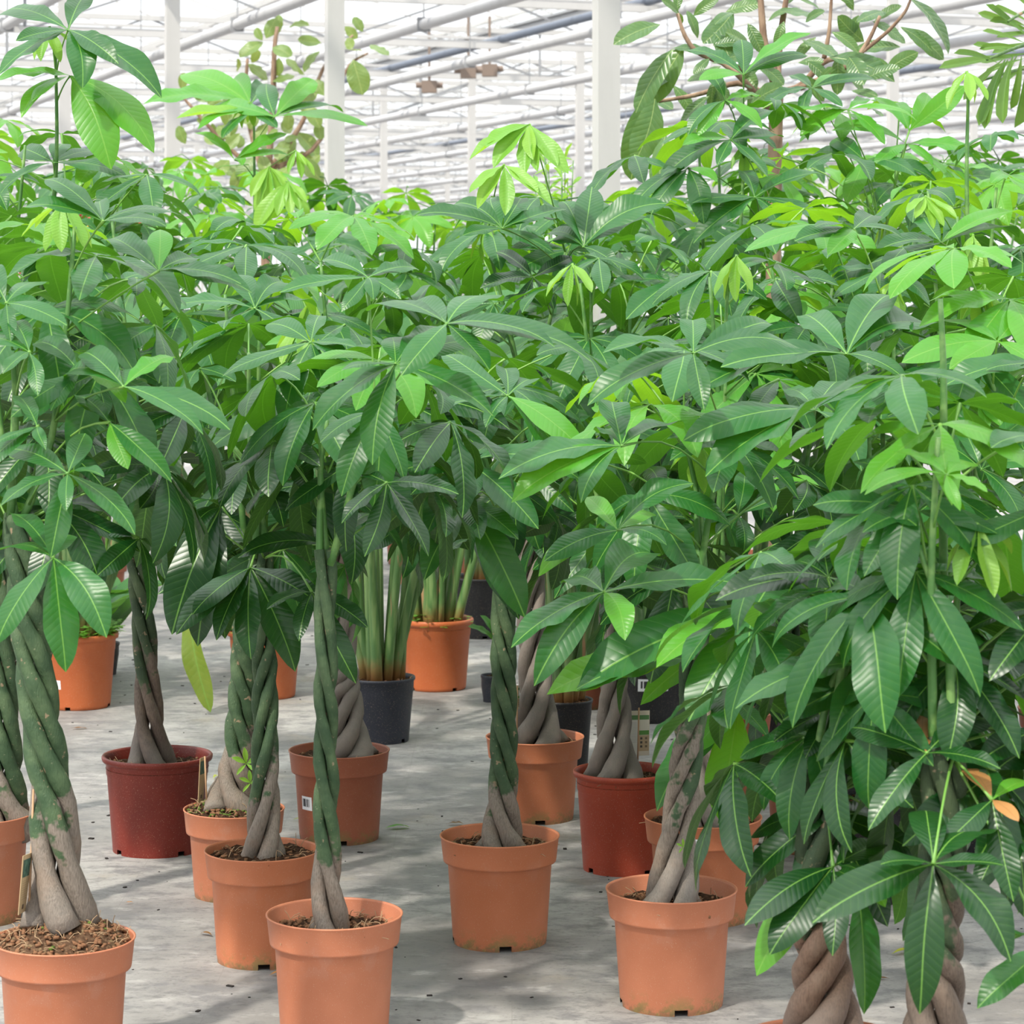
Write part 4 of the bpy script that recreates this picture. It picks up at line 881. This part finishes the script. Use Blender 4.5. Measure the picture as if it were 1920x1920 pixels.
for q in range(9):
    e = V(rr.uniform(-.11,.11), rr.uniform(-.1,.1), P(0, rr.uniform(275, 340), Y).z); m = V(e.x*.4, e.y*.4, 1.3); mb = MB(); c = [interp([V(e.x*.1, e.y*.1, .17), m, e], i/8) for i in range(9)]; mb.tube(c, [.006-.0005*i for i in range(9)], 6); mb.obj('branch', M['shoot'], rt)
    for k in range(13):
        t = .55+.45*k/12; p = interp([V(e.x*.1, e.y*.1, .17), m, e], t); d = V(rr.uniform(-1,1), rr.uniform(-1,1), rr.uniform(-.1,.8)); lf = put('leaf', rr.choice(LF['leaf_young']), rt); mt_ = frame(d, rr.uniform(.05,.09), V(0,-.3,1)); mt_.translation = p; lf.matrix_basis = mt_
for (px, py, Y, rx, lab) in ((150, 408, 9.62, 130, 'bromeliad with yellow and red bracts glimpsed among leaves by the green shoot'), (255, 452, 9.95, 190, 'bromeliad with a single orange-red bract among dark leaves'), (15, 500, 9.4, 15, 'bromeliad whose orange bract shows low at the frame edge')):
    o = V((rx-CX)*Y/F, Y, 0); lx = (px-rx)*Y/F; rt = empty('potted_bromeliad', o, lab, 'potted plant'); make_pot(rt, 'plain', .07, .12, 'black_pot'); make_soil(rt, .07, .11, 'soil', 0, 9, 0); zt = P(0, py, Y).z
    mb = MB(); mb.tube([V(0,0,.1), V(lx*.4,0,zt*.6), V(lx,0,zt)], [.010,.008,.006], 7); mb.obj('flower_stalk', M['petiole'], rt)
    for k in range(16):
        a = k*2.4; z = zt-.05+.012*k*.7; r = .06*(1-k/22); mb = MB(); d = V(math.cos(a), math.sin(a), .55); s = V(-math.sin(a), math.cos(a), 0)*.012; b = V(lx,0,z)
        mb.add([b, b+d*r*.5+s, b+d*r*1.25, b+d*r*.5-s, b+d*r*.55+V(0,0,.006)], [(0,1,4),(1,2,4),(2,3,4),(3,0,4),(0,3,2,1)]); mb.obj('bract', M['flower_yellow' if k % 4 == 0 and px == 150 else 'flower'], rt)
    for k in range(12):
        a = k*.52; lf = put('leaf', LF['blade'][k % 4], rt); mt_ = frame(V(math.cos(a), math.sin(a), .8), .35, V(0,0,1)); mt_.translation = V(0,0,.13); lf.matrix_basis = mt_

# ------------------------------------------------------------------ fallen leaves and crumbs on the floor
def on_floor(px, py): Y = F*HC/(py-HY); return V((px-CX)*Y/F, Y, 0)
for px, py, L, az, mt, lab in ((132,1368,.055,.2,'leaf_brown','dry brown leaf on the pale floor by the orange pot'),(398,1758,.04,2.4,'leaf_brown','curled brown leaf beside the slim-braid pot'),
        (505,1832,.05,.6,'leaf_tan','pinkish dry leaf at the foot of the slim-braid pot'),(722,1556,.07,.35,'leaf_lime','green leaf scrap beside the stickered pot'),(548,1540,.05,.1,'leaf_yellow','yellow leaf scrap behind the mossy pot'),
        (400,1462,.04,1.2,'leaf_yellow','small yellow leaf between red pot and mossy pot'),(1672,1792,.07,.5,'leaf_yellow','yellow-green leaf lying under the drooping leaves'),(1668,1838,.06,2.8,'leaf_brown','curled dark leaf near the thick plait'),
        (1452,1665,.04,.0,'leaf_brown','thin dry curl by the hidden terracotta pot'),(836,1548,.05,.2,'leaf_brown','dry sliver behind the lone sunlit pot'),(233,1696,.022,.3,'leaf_tan','tiny tan scrap on the open floor')):
    p = on_floor(px, py); o = put('fallen_leaf', R.choice(LF[mt]), None); m = frame(V(math.cos(az), math.sin(az), .0), L, V(0,0,1)); m.translation = p+V(0,0,.004); o.matrix_basis = m; tag(o, lab, 'leaf', 'fallen leaves')
rr = random.Random(5); mb = MB()
for q in range(420):
    px, py = rr.uniform(0, 1920), HY + 600/(rr.uniform(.42, 1.0))
    p = on_floor(px, min(py, 1950)); s = rr.uniform(.001, .0035)*(1 if q % 7 else 1.6); a = rr.random()*3.14; d = V(math.cos(a), math.sin(a), 0)
    mb.box(p+V(0,0,s*.35), d*s*rr.uniform(1, 2.2), V(-d.y, d.x, 0)*s, V(0,0,s*.35))
tag(mb.obj('bark_crumbs', M['crumb'], None, None, smooth=False), 'dark crumbs of bark and soil scattered over the concrete', 'debris', None, 'stuff')
